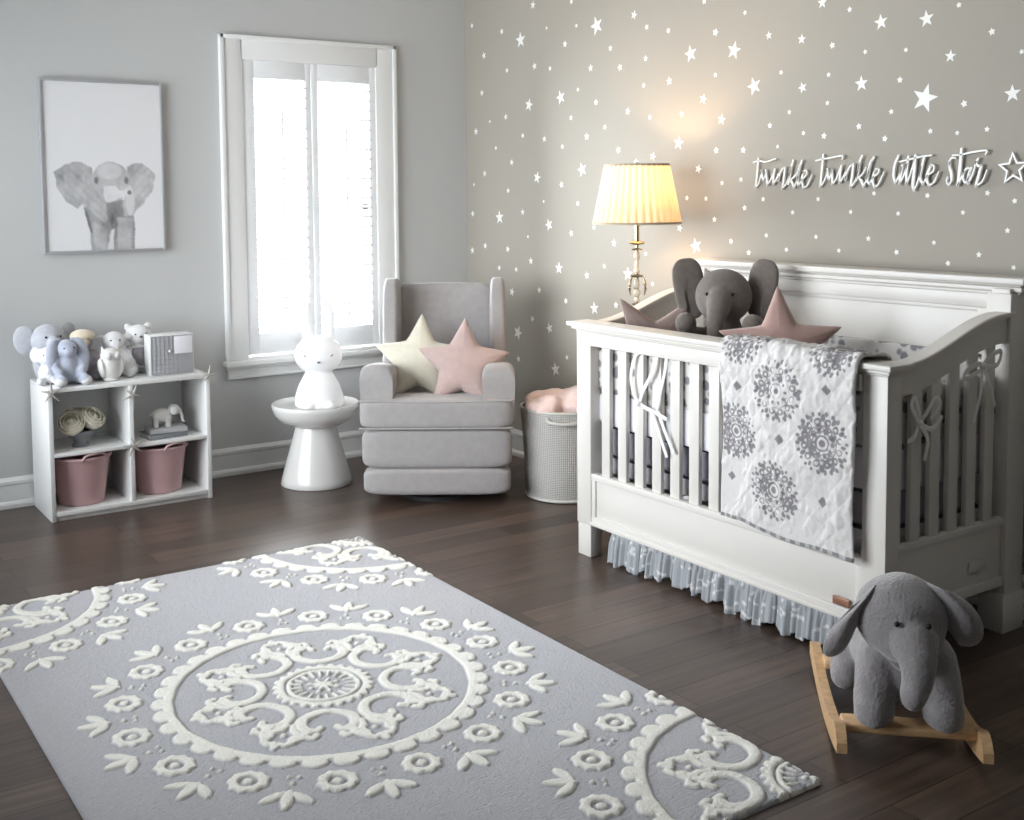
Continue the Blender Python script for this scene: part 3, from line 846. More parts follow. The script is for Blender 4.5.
rose((1.258, 5.285, 0.412), 0.052, 'large ivory rose at the front left of the grey vase', (0.7, -0.3, 0))
rose((1.352, 5.300, 0.425), 0.050, 'ivory rose leaning right in the grey vase', (0.6, 0.5, 0))
rose((1.296, 5.345, 0.440), 0.046, 'ivory rose standing highest at the back of the grey vase', (0.1, 0.0, 0))

def book(loc, size, rz, cover, label, group='books under the elephant figurine'):
    r = empty('book', loc, rz, label, 'book', group); w, d, h = size
    b = NB(); bx(b, -w / 2, w / 2, -d / 2, d / 2, 0, 0.003, 0.001); bx(b, -w / 2, w / 2, -d / 2, d / 2, h - 0.003, h, 0.001); bx(b, -w / 2, w / 2, -d / 2, -d / 2 + 0.003, 0, h, 0.001)
    build('cover', b, cover, r)
    b = NB(); bx(b, -w / 2 + .004, w / 2 - .004, -d / 2 + .003, d / 2 - .004, 0.003, h - 0.003)
    build('pages', b, M['paper'], r)
book((1.680, 5.300, 0.303), (0.185, 0.135, 0.024), 0.10, M['bookgrey'], 'dark grey book lying at the bottom of the stack in the cube shelf')
book((1.690, 5.300, 0.327), (0.175, 0.125, 0.022), -0.06, M['bookpale'], 'pale grey book lying on the dark grey book')
# white elephant figurine
b = NB()
ellipsoid(b, (0, 0, 0.055), (0.050, 0.030, 0.034))
for x, y in ((-.030, -.016), (-.030, .016), (.026, -.016), (.026, .016)): tube(b, [(x, y, 0.045), (x, y, 0.020), (x, y, 0.008)], [0.016, 0.013, 0.014], 12, 3)
ellipsoid(b, (0.058, -0.002, 0.076), (0.027, 0.023, 0.026))
tube(b, [(0.078, -.002, 0.072), (0.092, -.002, 0.050), (0.094, -.002, 0.026), (0.102, -.002, 0.016)], [0.012, 0.008, 0.006, 0.005], 10, 4)
for s in (-1, 1): ellipsoid(b, (0.050, s * 0.028, 0.078), (0.018, 0.005, 0.023), (s * .2, 0, .3 * s))
tube(b, [(-0.048, 0, 0.068), (-0.060, 0, 0.052), (-0.062, 0, 0.036)], 0.004, 8, 3)
tag(fuse(b, 'elephant_figurine', M['ceramic'], None, 0.003, 2, (1.672, 5.295, 0.349), (0, 0, -0.15)), 'small white ceramic elephant standing on the grey books', 'figurine')

# finger starfish ornaments
def starfish(loc, rot, label):
    b = NB()
    for k in range(5):
        a = 2 * PI * k / 5 + .3
        L = 0.046 + 0.006 * math.sin(k * 2.1)
        tube(b, [(0, 0, 0.002), (L * .45 * math.cos(a), L * .45 * math.sin(a), 0.003), (L * math.cos(a + .08), L * math.sin(a + .08), 0.006 * math.sin(k * 1.7))], [0.0085, 0.006, 0.002], 8, 4)
    o = fuse(b, 'starfish_ornament', M['starfish'], None, 0.002, 1, loc, rot)
    return tag(o, label, 'ornament', 'pale starfish fixed along the shelf front')
starfish((1.150, 5.176, 0.580), (PI / 2, 0, 0), 'pale starfish at the top left corner of the cube shelf')
starfish((1.502, 5.178, 0.535), (PI / 2, 0.5, 0), 'pale starfish high on the middle divider of the cube shelf')
starfish((1.502, 5.178, 0.300), (PI / 2, 1.1, 0), 'pale starfish where the divider meets the middle shelf')
starfish((1.862, 5.176, 0.590), (PI / 2, 0.2, 0), 'pale starfish at the top right corner of the cube shelf')

# ------------------------------------------------------------------ plush toys on the shelf
def bead(b, c, r=0.004): ellipsoid(b, c, (r, r, r), seg=10)
ST = SH + 0.0005
# faces look along local -Y
def plush(name, loc, rz, label, body, m, extras=(), cat='soft toy', voxel=0.006):
    r = empty(name, loc, rz, label, cat, 'soft toys on top of the cube shelf')
    b = NB(); body(b); fuse(b, 'body', m, r, voxel, 3)
    for nm, fn, mm in extras:
        b = NB(); fn(b); split_build(nm, b, mm, r)
    return r
def sit_body(b, s=1.0, head=(0.055, 0.05, 0.052), hz=0.165, belly=(0.055, 0.05, 0.07)):
    ellipsoid(b, (0, 0, belly[2] * .95), belly)
    ellipsoid(b, (0, -0.005, hz), head)
    for sx in (-1, 1):
        tube(b, [(sx * .035, -.01, .035), (sx * .05, -.06, .026), (sx * .052, -.085, .026)], [0.030, 0.024, 0.026], 12, 3)
        tube(b, [(sx * .045, -.005, .115), (sx * .062, -.035, .08), (sx * .05, -.055, .06)], [0.020, 0.018, 0.020], 12, 3)
# silver elephant at the left end
def eleb(b):
    sit_body(b, head=(0.082, 0.070, 0.074), hz=0.185, belly=(0.070, 0.062, 0.085))
    tube(b, [(0, -.065, .185), (-.01, -.090, .145), (-.02, -.092, .10), (-.035, -.10, .075)], [0.030, 0.024, 0.020, 0.018], 12, 4)
def elears(b):
    for s in (-1, 1): ellipsoid(b, (s * 0.098, 0.012, 0.190), (0.050, 0.014, 0.068), (0, s * 0.15, s * .35), seg=20)
def eyes(hz, y, dx, r=0.005):
    def f(b):
        for s in (-1, 1): bead(b, (s * dx, y, hz), r)
    return f
plush('plush_elephant', (1.205, 5.452, ST), 0.15, 'silver-grey plush elephant with big ears behind the blue-grey rabbit', eleb, M['gplush'], [('ear', elears, M['gplush']), ('eye', eyes(.205, -.068, .034), M['eye'])])
def babyele(b):
    ellipsoid(b, (0, 0, .050), (.046, .044, .052)); ellipsoid(b, (0, -.01, .128), (.046, .044, .044))
    tube(b, [(0, -.05, .125), (.002, -.070, .095), (0, -.075, .065)], [.016, .013, .011], 10, 4)
    for s in (-1, 1): ellipsoid(b, (s * .052, .006, .132), (.030, .011, .040), (0, 0, s * .4), seg=16)
    for s in (-1, 1): ellipsoid(b, (s * .034, -.040, .018), (.020, .028, .018), seg=14)
plush('plush_toy', (1.178, 5.33, ST), -0.25, 'small white plush sitting at the far left edge of the shelf top', babyele, M['wplush'], [('eye', eyes(.138, -.052, .018, .003), M['eye'])])
def bunb(b):
    sit_body(b, head=(0.048, 0.045, 0.044), hz=0.158, belly=(0.055, 0.052, 0.072))
    ellipsoid(b, (0, -.045, .150), (.026, .018, .020))
def bunears(b):
    for s in (-1, 1): tube(b, [(s * .030, 0, .195), (s * .060, -.012, .178), (s * .072, -.022, .120), (s * .070, -.030, .065)], [.014, .022, .026, .018], 12, 5, flat=.5, up=(0, 1, 0))
def bunfeet(b):
    for s in (-1, 1): ellipsoid(b, (s * .056, -.090, .022), (.026, .022, .022), seg=16)
plush('plush_rabbit', (1.245, 5.290, ST), 0.1, 'blue-grey plush rabbit with long drooping ears at the front of the shelf top', bunb, M['bplush'], [('ear', bunears, M['bplush']), ('foot', bunfeet, M['wplush']), ('eye', eyes(.165, -.044, .022, .004), M['eye'])])
def monk(b):
    sit_body(b, head=(0.050, 0.046, 0.048), hz=0.178, belly=(0.052, 0.046, 0.075))
def monkhead(b):
    ellipsoid(b, (0, -.012, .200), (.056, .050, .030), seg=20); ellipsoid(b, (0, -.048, .172), (.026, .016, .020), seg=16)
plush('plush_monkey', (1.345, 5.400, ST), -0.1, 'mauve-grey plush monkey with a cream cap and muzzle, seated behind the rabbit', monk, M['tplush'], [('cap', monkhead, M['cplush']), ('eye', eyes(.186, -.053, .017, .0035), M['eye'])])
# ceramic owl
r = empty('owl_figurine', (1.432, 5.262, ST), 0.1, 'white ceramic owl standing in front of the plush lamb', 'figurine')
b = NB()
ellipsoid(b, (0, 0, .066), (.047, .040, .066)); ellipsoid(b, (0, -.002, .118), (.046, .040, .034))
for s in (-1, 1):
    tube(b, [(s * .030, 0, .136), (s * .037, 0, .158)], [.012, .004], 10, 3)
    ellipsoid(b, (s * .043, -.004, .060), (.014, .028, .046), (0, s * .15, 0))
ellipsoid(b, (0, 0, .006), (.036, .034, .010))
fuse(b, 'owl_body', M['ceramic'], r, .004, 2)
b = NB()
for s in (-1, 1):
    for rr_, h_ in ((.017, .003), (.010, .006)): ellipsoid(b, (s * .019, -.037, .116), (rr_, .004 + h_, rr_), seg=16)
build('eye_discs', b, M['wplush'], r, smooth=180)
b = NB(); tube(b, [(0, -.041, .106), (0, -.048, .098)], [.005, .002], 8, 2); 
for s in (-1, 1): bead(b, (s * .019, -.046, .116), .004)
build('beak_and_pupils', b, M['frame'], r, smooth=180)
def lamb(b):
    sit_body(b, head=(0.050, 0.045, 0.046), hz=0.165, belly=(0.056, 0.05, 0.072))
    ellipsoid(b, (0, -.045, .150), (.026, .020, .022))
    for s in (-1, 1): ellipsoid(b, (s * .062, 0, .180), (.024, .012, .014), (0, s * .2, 0), seg=14)
plush('plush_lamb', (1.487, 5.395, ST), -0.1, 'white plush lamb with side ears, seated behind the ceramic owl', lamb, M['wplush'], [('eye', eyes(.172, -.046, .020, .004), M['eye'])])
def bear(b):
    sit_body(b, head=(0.062, 0.050, 0.048), hz=0.182, belly=(0.056, 0.05, 0.075))
    for s in (-1, 1): ellipsoid(b, (s * .048, 0, .222), (.018, .012, .018), seg=14)
def vest(b): ellipsoid(b, (0, -.002, .075), (.060, .054, .062), seg=20)
plush('plush_bear', (1.612, 5.430, ST), -0.05, 'white plush bear in a grey vest beside the white latticed box', bear, M['wplush'], [('vest', vest, M['tplush']), ('eye', eyes(.188, -.050, .024, .004), M['eye']), ('nose', lambda b: ellipsoid(b, (0, -.056, .176), (.008, .006, .006), seg=12), M['nlgrey'])])

# white box with a lattice front
r = empty('keepsake_box', (1.722, 5.315, ST), -0.03, 'white keepsake box with a grey grid front on the shelf top', 'box')
b = NB(); bx(b, -.105, .105, -.045, .045, 0, .190, .003); build('box_body', b, M['shelfw'], r)
m_gp = mat('grey_grid_panel', (0.42, 0.42, 0.44), 0.7, 0.1, 120)
b = NB(); bx(b, -.098, .098, -.049, -.045, .006, .184, .001); build('front_panel', b, m_gp, r)
b = NB()
for i in range(11): bx(b, -.098 + i * .0196 - .001, -.098 + i * .0196 + .001, -.0515, -.049, .006, .184)
for i in range(9): bx(b, -.098, .098, -.0518, -.049, .006 + i * .0222 - .001, .006 + i * .0222 + .001)
build('lattice', b, M['frame'], r)
b = NB(); bx(b, .010, .096, -.054, -.0515, .098, .180, .001); build('panel', b, M['bumplow'], r)
b = NB(); ellipsoid(b, (-.012, -.055, .112), (.007, .004, .007), seg=12); build('knob', b, M['shelfw'], r, smooth=180)

# ------------------------------------------------------------------ glider chair
CH = (2.661, 4.429); CR = math.radians(-34.5)
ch = empty('glider_chair', (*CH, 0), CR, 'light grey upholstered wingback glider chair standing in the corner', 'armchair')
def panel(name, x0, x1, y0, y1, z0, z1, p=7, n=12, parent=None):
    b = NB(); superbox(b, ((x0 + x1) / 2, (y0 + y1) / 2, (z0 + z1) / 2), (x1 - x0, y1 - y0, z1 - z0), p, n)
    return build(name, b, M['chair'], parent or ch, smooth=180)
b = NB(); bx(b, -.315, .325, .10, .62, .05, .40, .02); build('seat_base', b, M['chair'], ch)
st = panel('seat_cushion', -.353, .353, -.02, .20, .362, .500, 8, 16)
b = NB()
for z, yy in ((.492, -.012), (.366, -.012)):
    tube(b, [(-.338, yy + .012, z), (-.322, yy, z), (0, yy - .004, z - (.004 if z > .4 else 0)), (.322, yy, z), (.338, yy + .012, z)], .0042, 8, 6)
build('welt', b, M['chair'], st, smooth=180)
panel('seat', -.20, .215, .10, .56, .38, .487, 6, 12)
panel('front_panel', -.345, .345, -.006, .12, .176, .360, 7, 12)
panel('foot_panel', -.340, .340, -.010, .12, .052, .178, 6, 12)
for s, x0, x1 in ((-1, -.350, -.198), (1, .212, .362)):
    # the arm: a rounded roll that curls down at the front
    b = NB(); xc = (x0 + x1) / 2; w = (x1 - x0) / 2
    rows = []
    for y, dz in ((.012, -.030), (.016, -.016), (.026, -.006), (.044, 0), (.08, -.002), (.20, -.016), (.40, -.050), (.56, -.078)):
        row = []
        for k in range(25):
            a = PI * k / 24
            ww = w * (1 - (.06 if y < .01 else 0))
            top = .655 + dz
            xx = xc - ww * math.copysign(abs(math.cos(a)) ** .55, math.cos(a))
            zz = top - .062 + .062 * math.sin(a) ** .75
            row.append(b.verts.new((xx, y, zz)))
        zb = .44 if y < .06 else .38
        row += [b.verts.new((xc + w * .94, y, zb)), b.verts.new((xc - w * .94, y, zb))]
        rows.append(row)
    grid_faces(b, rows, close_u=True)
    b.faces.new(rows[0]); b.faces.new(rows[-1][::-1])
    build('armrest', b, M['chair'], ch, smooth=50)
# backrest leaning back a little
bk = empty('backrest', (.012, .50, .40), 0); bk.parent = ch; bk.rotation_euler = (math.radians(-7), 0, 0)
b = NB(); superbox(b, (0, .07, .285), (.50, .13, .62), 9, 14); build('back_cushion', b, M['chair'], bk, smooth=180)
b = NB(); bx(b, -.27, .285, .10, .17, -.30, .56, .03, 3); build('outside_back', b, M['chair'], bk)
for s in (-1, 1):
    b = NB()
    superbox(b, (s * .262 + .008, -.030, .270), (.080, .30, .69), 6, 12)
    for v in b.verts:
        k = max(0, (0.45 - (v.co.z + .05)) / .45)
        if v.co.y < .02: v.co.y -= 0.0 if v.co.z > .2 else 0.02
    build('wing', b, M['chair'], bk, smooth=180)
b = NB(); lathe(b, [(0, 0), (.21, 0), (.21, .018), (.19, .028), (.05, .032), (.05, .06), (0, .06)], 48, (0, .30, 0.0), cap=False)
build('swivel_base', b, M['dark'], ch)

_INF = {}
def inflate(inner):
    """height of a stuffed star: membrane blown up inside the outline"""
    if inner not in _INF:
        g = np.linspace(-1.05, 1.05, 120); X, Y = np.meshgrid(g, g)
        m = pip(X, Y, star_poly(1.0, inner)).astype(float); h = np.zeros_like(X)
        for _ in range(900):
            h = m * (.25 * (np.roll(h, 1, 0) + np.roll(h, -1, 0) + np.roll(h, 1, 1) + np.roll(h, -1, 1)) + 1)
        _INF[inner] = h / h.max()
    return _INF[inner]

def star_pillow(name, loc, R, T, rz, tilt, spin, m, label, cat='pillow', inner=0.50):
    b = NB(); nth = 160; nr = 14
    def rad(a):
        w = 2 * PI / 5; aa = abs((a - PI / 2 + w / 2) % w - w / 2)
        # straight edges between tip and notch
        x0, y0 = 1.0, 0.0; x1, y1 = inner * math.cos(w / 2), inner * math.sin(w / 2)
        den = (x1 - x0) * math.sin(aa) - (y1 - y0) * math.cos(aa)
        q = (x1 * y0 - x0 * y1) / den if abs(den) > 1e-9 else 1.0
        q = abs(q)
        return min(q, .985) * (1 + 0.03 * math.exp(-((aa - w / 2) / .12) ** 2))
    SP_ = star_poly(1.0, inner)
    H_ = inflate(inner)
    def hsample(x, y):
        gx, gy = (x + 1.05) / 2.1 * 119, (y + 1.05) / 2.1 * 119
        i, j = int(gx), int(gy); fx, fy = gx - i, gy - j
        return max(0.0, (H_[j, i] * (1 - fx) + H_[j, i + 1] * fx) * (1 - fy) + (H_[j + 1, i] * (1 - fx) + H_[j + 1, i + 1] * fx) * fy)
    for side in (-1, 1):
        rows = []
        for j in range(nr + 1):
            t = 1 - (1 - j / nr) ** 1.4
            row = []
            for i in range(nth):
                a = 2 * PI * i / nth
                q = rad(a); rho = t * q * R
                # thickness falls with the distance to the edge
                if t < 1:
                    xx, yy = t * q * math.cos(a), t * q * math.sin(a)
                    th = T * hsample(xx, yy) ** .42 * (1 + .03 * mnoise.noise(Vector((xx * 5, yy * 5, T * 90))))
                else: th = 0
                row.append(b.verts.new((rho * math.cos(a), side * th, rho * math.sin(a))))
            rows.append(row)
        grid_faces(b, rows, close_u=True)
    bmesh.ops.remove_doubles(b, verts=b.verts, dist=1e-5)
    inner_v = [v for v in b.verts if abs(v.co.y) > 1e-6]
    for _ in range(4): bmesh.ops.smooth_vert(b, verts=inner_v, factor=.5, use_axis_x=False, use_axis_y=True, use_axis_z=False)
    me_o = build(name, b, m, None, loc, (0, 0, 0), 180)
    me_o.rotation_euler = (Euler((0, spin, 0)).to_matrix().to_4x4()).to_euler()
    me_o.matrix_world = Matrix.Translation(Vector(loc)) @ Matrix.Rotation(rz, 4, 'Z') @ Matrix.Rotation(tilt, 4, 'X') @ Matrix.Rotation(spin, 4, 'Y')
    return tag(me_o, label, cat)
def chp(x, y, z):
    c, s = math.cos(CR), math.sin(CR)
    return (CH[0] + x * c - y * s, CH[1] + x * s + y * c, z)
star_pillow('star_pillow', chp(-.093, .300, .632), .235, .062, CR, math.radians(-17), math.radians(2), M['creampil'], 'cream star-shaped pillow leaning on the grey glider chair')
star_pillow('star_pillow', chp(.118, .190, .627), .232, .064, CR, math.radians(-17), math.radians(3), M['pinkpil'], 'blush pink star-shaped pillow in front of the cream star on the chair')

# ------------------------------------------------------------------ side table with the rabbit night light
b = NB()
lathe(b, [(0, 0), (.174, 0), (.178, .004), (.172, .03), (.100, .285), (.098, .292), (.100, .294), (.135, .300), (.175, .322), (.203, .352), (.214, .384), (.216, .400), (.212, .405), (.206, .402), (.196, .392), (.15, .386), (0, .385)], 72, cap=False)
tag(build('side_table', b, M['ceramic'], None, (2.402, 5.163, 0), smooth=60), 'white mushroom-shaped drum side table beside the glider chair', 'side table')
tdir = (0.9063, -0.4226)
nl = empty('rabbit_night_light', (2.402 + tdir[0] * .020, 5.163 + tdir[1] * .020, .386), math.radians(-25), 'glowing white rabbit-shaped night light on the white drum side table', 'night light')
b = NB()
lathe(b, [(0, 0), (.112, 0), (.122, .010), (.120, .05), (.100, .11), (.072, .16), (.05, .20), (0, .22)], 40, cap=False)
ellipsoid(b, (0, -.002, .258), (.119, .098, .097), seg=32)
for s in (-1, 1):
    tube(b, [(s * .044, 0, .31), (s * .050, .004, .38), (s * .056, .004, .45), (s * .050, .004, .505)], [.032, .031, .027, .017], 16, 5, flat=.6, up=(0, 1, 0))
    ellipsoid(b, (s * .050, -.108, .022), (.030, .026, .020), seg=16)
ellipsoid(b, (0, .120, .045), (.03, .028, .03), seg=16)
fuse(b, 'lamp_body', M['glow'], nl, .006, 3)
b = NB()
for s in (-1, 1):
    tube(b, [(s * .058 + dx, -.088 + abs(dx) * .3 + (.004 if s else 0), .262 + dz) for dx, dz in ((-.011, .004), (0, -.003), (.011, .004))], .0030, 8, 4)
split_build('eye', b, M['nlgrey'], nl)
b = NB(); ellipsoid(b, (0, -.101, .232), (.008, .005, .005), seg=12); build('nose', b, M['nlgrey'], nl, smooth=180)

# ------------------------------------------------------------------ basket with the pink blanket
bs = empty('laundry_basket', (3.278, 4.270, 0), 0.0, 'round silver-grey woven basket between the chair and the crib', 'basket')
b = NB(); n = 72; prof = [(.178, .004), (.184, .02), (.190, .12), (.202, .30), (.210, .425)]
rows = []
uvl = b.loops.layers.uv.new('UVMap')
for (r_, z) in [(0, .004)] + prof + [(.204, .425), (.196, .30), (.176, .02), (0, .016)]:
    rows.append([b.verts.new((r_ * math.cos(2 * PI * i / n), r_ * math.sin(2 * PI * i / n), z)) for i in range(n)])
grid_faces(b, rows, close_u=True)
bmesh.ops.remove_doubles(b, verts=b.verts, dist=1e-6)
for f in b.faces:
    an = [math.atan2(l.vert.co.y, l.vert.co.x) for l in f.loops]
    for l, a in zip(f.loops, an):
        if max(an) - min(an) > PI and a < 0: a += 2 * PI
        l[uvl].uv = (a / (2 * PI), l.vert.co.z / .43)
build('basket_body', b, M['basket'], bs, smooth=50)
m_rim = mat('silver_basket_rim', (0.56, 0.545, 0.51), 0.45, 0.15, 160)
for nm, rr_, z, th in (('rim', .208, .424, .008), ('base_ring', .184, .010, .008)):
    b = NB(); rows = []
    for i in range(n):
        a = 2 * PI * i / n
        rows.append([b.verts.new(((rr_ + th * math.cos(q)) * math.cos(a), (rr_ + th * math.cos(q)) * math.sin(a), z + th * math.sin(q))) for q in [2 * PI * k / 8 for k in range(8)]])
    grid_faces(b, rows, close_u=True, close_v=True); build(nm, b, m_rim, bs, smooth=180)
for a0 in (math.radians(-128), math.radians(52)):
    b = NB(); tube(b, [(.214 * math.cos(a0 + q) * k, .214 * math.sin(a0 + q) * k, z) for q, z, k in ((-.38, .400, .97), (-.34, .388, 1.04), (-.2, .382, 1.07), (0, .380, 1.08), (.2, .382, 1.07), (.34, .388, 1.04), (.38, .400, .97))], .009, 10, 4)
    build('handle', b, m_rim, bs, smooth=180)
b = NB()
for x, y, z, r1, r2, r3 in ((0, 0, .36, .165, .165, .08), (-.115, -.03, .440, .070, .075, .050), (.035, -.06, .445, .115, .095, .065), (.10, .03, .44, .08, .10, .06), (-.02, .09, .44, .13, .08, .055), (-.155, -.055, .428, .050, .045, .028), (.00, -.150, .425, .045, .050, .035), (.10, -.135, .395, .045, .045, .055), (-.155, .02, .44, .055, .06, .03)):
    ellipsoid(b, (x, y, z), (r1, r2, r3), (0, 0, x * 9))
for v in b.verts:
    nn_ = mnoise.noise_vector(v.co * 16) * .016
    v.co += nn_ + mnoise.noise_vector(v.co * 40) * .006
bl = fuse(b, 'plush_blanket', M['pinkplush'], None, .008, 2, (3.278, 4.270, 0))
tag(bl, 'pink plush blanket heaped in the silver-grey woven basket', 'blanket')

# ------------------------------------------------------------------ lamp on its table behind the crib
LX, LY = 3.27, 3.745
b = NB(); lathe(b, [(0, .70), (.150, .70), (.155, .706), (.155, .716), (.150, .72), (0, .72)], 48, cap=False)
for k in range(3):
    a = 2 * PI * k / 3 + .5
    tube(b, [(.05 * math.cos(a), .05 * math.sin(a), .71), (.10 * math.cos(a), .10 * math.sin(a), .35), (.135 * math.cos(a), .135 * math.sin(a), .010)], [.014, .012, .009], 10, 3)
tag(build('lamp_table', b, M['walnut'], None, (LX, LY, 0)), 'small dark round table under the pleated lamp behind the crib', 'side table')
lp = empty('table_lamp', (LX, LY, .72), 0, 'lit table lamp with a pleated cream shade behind the crib', 'lamp')
b = NB()
lathe(b, [(0, 0), (.066, 0), (.066, .008), (.058, .018), (.030, .026), (.016, .040), (.010, .055)], 32)
lathe(b, [(.007, .05), (.007, .57)], 12)
lathe(b, [(.010, .505), (.010, .575), (.013, .577), (.013, .590)], 16)
lathe(b, [(.006, .485), (.030, .490), (.034, .496), (.030, .502), (.006, .506)], 24)
lathe(b, [(.006, .462), (.022, .464), (.024, .469), (.006, .474)], 24)
lathe(b, [(.006, .345), (.024, .349), (.028, .356), (.006, .362)], 24)
lathe(b, [(.006, .225), (.022, .228), (.024, .234), (.006, .238)], 24)
build('stem', b, M['metal'], lp, smooth=40)
b = NB()
for z, r_, h_ in ((.440, .014, .020), (.400, .010, .026), (.375, .014, .014), (.320, .013, .024), (.280, .016, .018), (.250, .012, .014), (.195, .020, .026), (.150, .016, .020), (.105, .024, .028), (.070, .018, .014)):
    ellipsoid(b, (0, 0, z), (r_, r_, h_), seg=16)
build('glass_beads', b, M['crystal'], lp, smooth=180)
b = NB()
for k in range(3):
    a = 2 * PI * k / 3 + 5.2
    for (r0, z0) in ((.026, .355), (.020, .225)):
        x, y = r0 * math.cos(a), r0 * math.sin(a)
        tube(b, [(x * .8, y * .8, z0), (x * 1.3, y * 1.3, z0 - .02), (x * 1.5, y * 1.5, z0 - .055), (x * 1.3, y * 1.3, z0 - .085)], [.0015, .005, .006, .0015], 8, 3)
split_build('pendant', b, M['metal'], lp)
b = NB(); ellipsoid(b, (0, 0, .69), (.028, .028, .036), seg=20); lathe(b, [(.012, .59), (.013, .655)], 16)
build('bulb', b, M['bulb'], lp, smooth=180)
shd = empty('lamp_shade', (0, 0, .58)); shd.parent = lp
b = NB(); n = 360; rows = []
for j in range(7):
    t = j / 6; z = .250 * t; r0 = .186 * (1 - t) + .134 * t
    rows.append([b.verts.new(((r0 + (.0080 * abs(math.sin(18 * 2 * PI * i / n)) - .002)) * math.cos(2 * PI * i / n), (r0 + (.0080 * abs(math.sin(18 * 2 * PI * i / n)) - .002)) * math.sin(2 * PI * i / n), z)) for i in range(n)])
grid_faces(b, rows, close_u=True); build('pleats', b, M['shade'], shd, smooth=180)
for nm_, r_, z in (('bottom_trim', .187, .002), ('top_trim', .135, .249)):
    b = NB(); rows = []
    for i in range(96):
        a = 2 * PI * i / 96
        rows.append([b.verts.new(((r_ + dr) * math.cos(a), (r_ + dr) * math.sin(a), z + dz)) for dr, dz in ((-.004, -.005), (.005, -.005), (.005, .005), (-.004, .005))])
    grid_faces(b, rows, close_u=True, close_v=True); build(nm_, b, M['shadetrim'], shd, smooth=40)
b = NB()
for k in range(3):
    a = 2 * PI * k / 3; tube(b, [(0, 0, .250), (.133 * math.cos(a), .133 * math.sin(a), .249)], .002, 6, 1)
ellipsoid(b, (0, 0, .254), (.008, .008, .010), seg=12)
build('shade_fitter', b, M['metal'], shd, smooth=40)
pl = bpy.data.lights.new('bulb_light', 'POINT'); pl.energy = 11; pl.color = (1.0, 0.66, 0.36); pl.shadow_soft_size = .03
po = bpy.data.objects.new('bulb_light', pl); COL.objects.link(po); po.parent = lp; po.location = (0, 0, .735)

# ------------------------------------------------------------------ crib
cr = empty('crib', (3.13, 2.80, 0), 0, 'white wooden convertible crib with slatted sides along the star wall', 'crib')
CX, CY = 3.13, 2.80
def cb(name, boxes, bev=0.003, m='crib', parent=None, seg=2):
    b = NB()
    for x0, x1, y0, y1, z0, z1 in boxes: bx(b, x0 - CX, x1 - CX, y0 - CY, y1 - CY, z0, z1, bev, seg)
    return build(name, b, M[m], parent or cr)
YF, YN = 3.530, 2.080        # far end and near end outer faces
XF, XB = 2.770, 3.500        # front and back outer faces
for y0, y1 in ((YN, YN + .085), (YF - .085, YF)):
    cb('front_post', [(XF, XF + .062, y0, y1, .128, .895), (XF + .003, XF + .059, y0 + .003, y1 - .003, 0, .128)])
    cb('back_post', [(3.375, 3.475, y0, y1, .128, 1.10), (3.365, 3.480, y0 - .004, y1 + .002, 0, .128), (3.385, 3.41, y0 + .01, y1 - .01, 1.09, 1.115)])
# front: cap with mouldings
cap = cb('front_rail', [(XF - .012, XF + .052, YN + .088, YF - .088, .842, .893)])
b = NB()
def mould(b, y0, y1, x0, x1, z):   # stepped cap profile
    for (o, za, zb) in ((.004, -.038, -.030), (.016, -.030, -.018), (.030, -.018, 0.0)):
        bx(b, x0 - o - CX, x1 + o * .6 - CX, y0 - o - CY, y1 + o - CY, z + za, z + zb, .004, 3)
mould(b, YN, YF, XF, XF + .062, .930)
build('cap', b, M['crib'], cap)
for k in range(12):
    yc = 3.373 - .0965 * k
    cb('slat', [(XF + .016, XF + .036, yc - .0245, yc + .0245, .325, .850)], .004)
cb('front_panel', [(XF + .012, XF + .030, YN + .085, YF - .085, .150, .330), (XF + .002, XF + .040, YN + .085, YF - .085, .312, .338),
                   (XF + .002, XF + .040, YN + .085, YF - .085, .135, .168), (XF + .004, XF + .03, YF - .108, YF - .085, .15, .33), (XF + .004, XF + .03, YN + .085, YN + .108, .15, .33),
                   (XF - .004, XF + .042, YN + .083, YF - .083, .132, .146)])
cb('badge', [(XF - .001, XF + .004, 2.205, 2.268, .172, .198)], .002, 'copper')
# back: solid recessed panel with crown
cb('back_panel', [(3.440, 3.452, YN + .08, YF - .08, .25, 1.06), (3.420, 3.460, YN + .08, YF - .08, 1.045, 1.10), (3.420, 3.460, YN + .08, YF - .08, .25, .33),
                  (3.428, 3.46, YN + .08, YN + .15, .3, 1.06), (3.428, 3.46, YF - .15, YF - .08, .3, 1.06), (3.432, 3.46, YN + .08, YF - .08, 1.030, 1.046)])
b = NB()
for o, za, zb in ((.006, 1.092, 1.104), (.018, 1.104, 1.120), (.012, 1.120, 1.128), (.034, 1.128, 1.150)):
    bx(b, 3.420 - o - CX, 3.478 + min(o, .03) - CX, YN - o - CY, YF + o - CY, za, zb, .004, 3)
build('crown', b, M['crib'], cr)
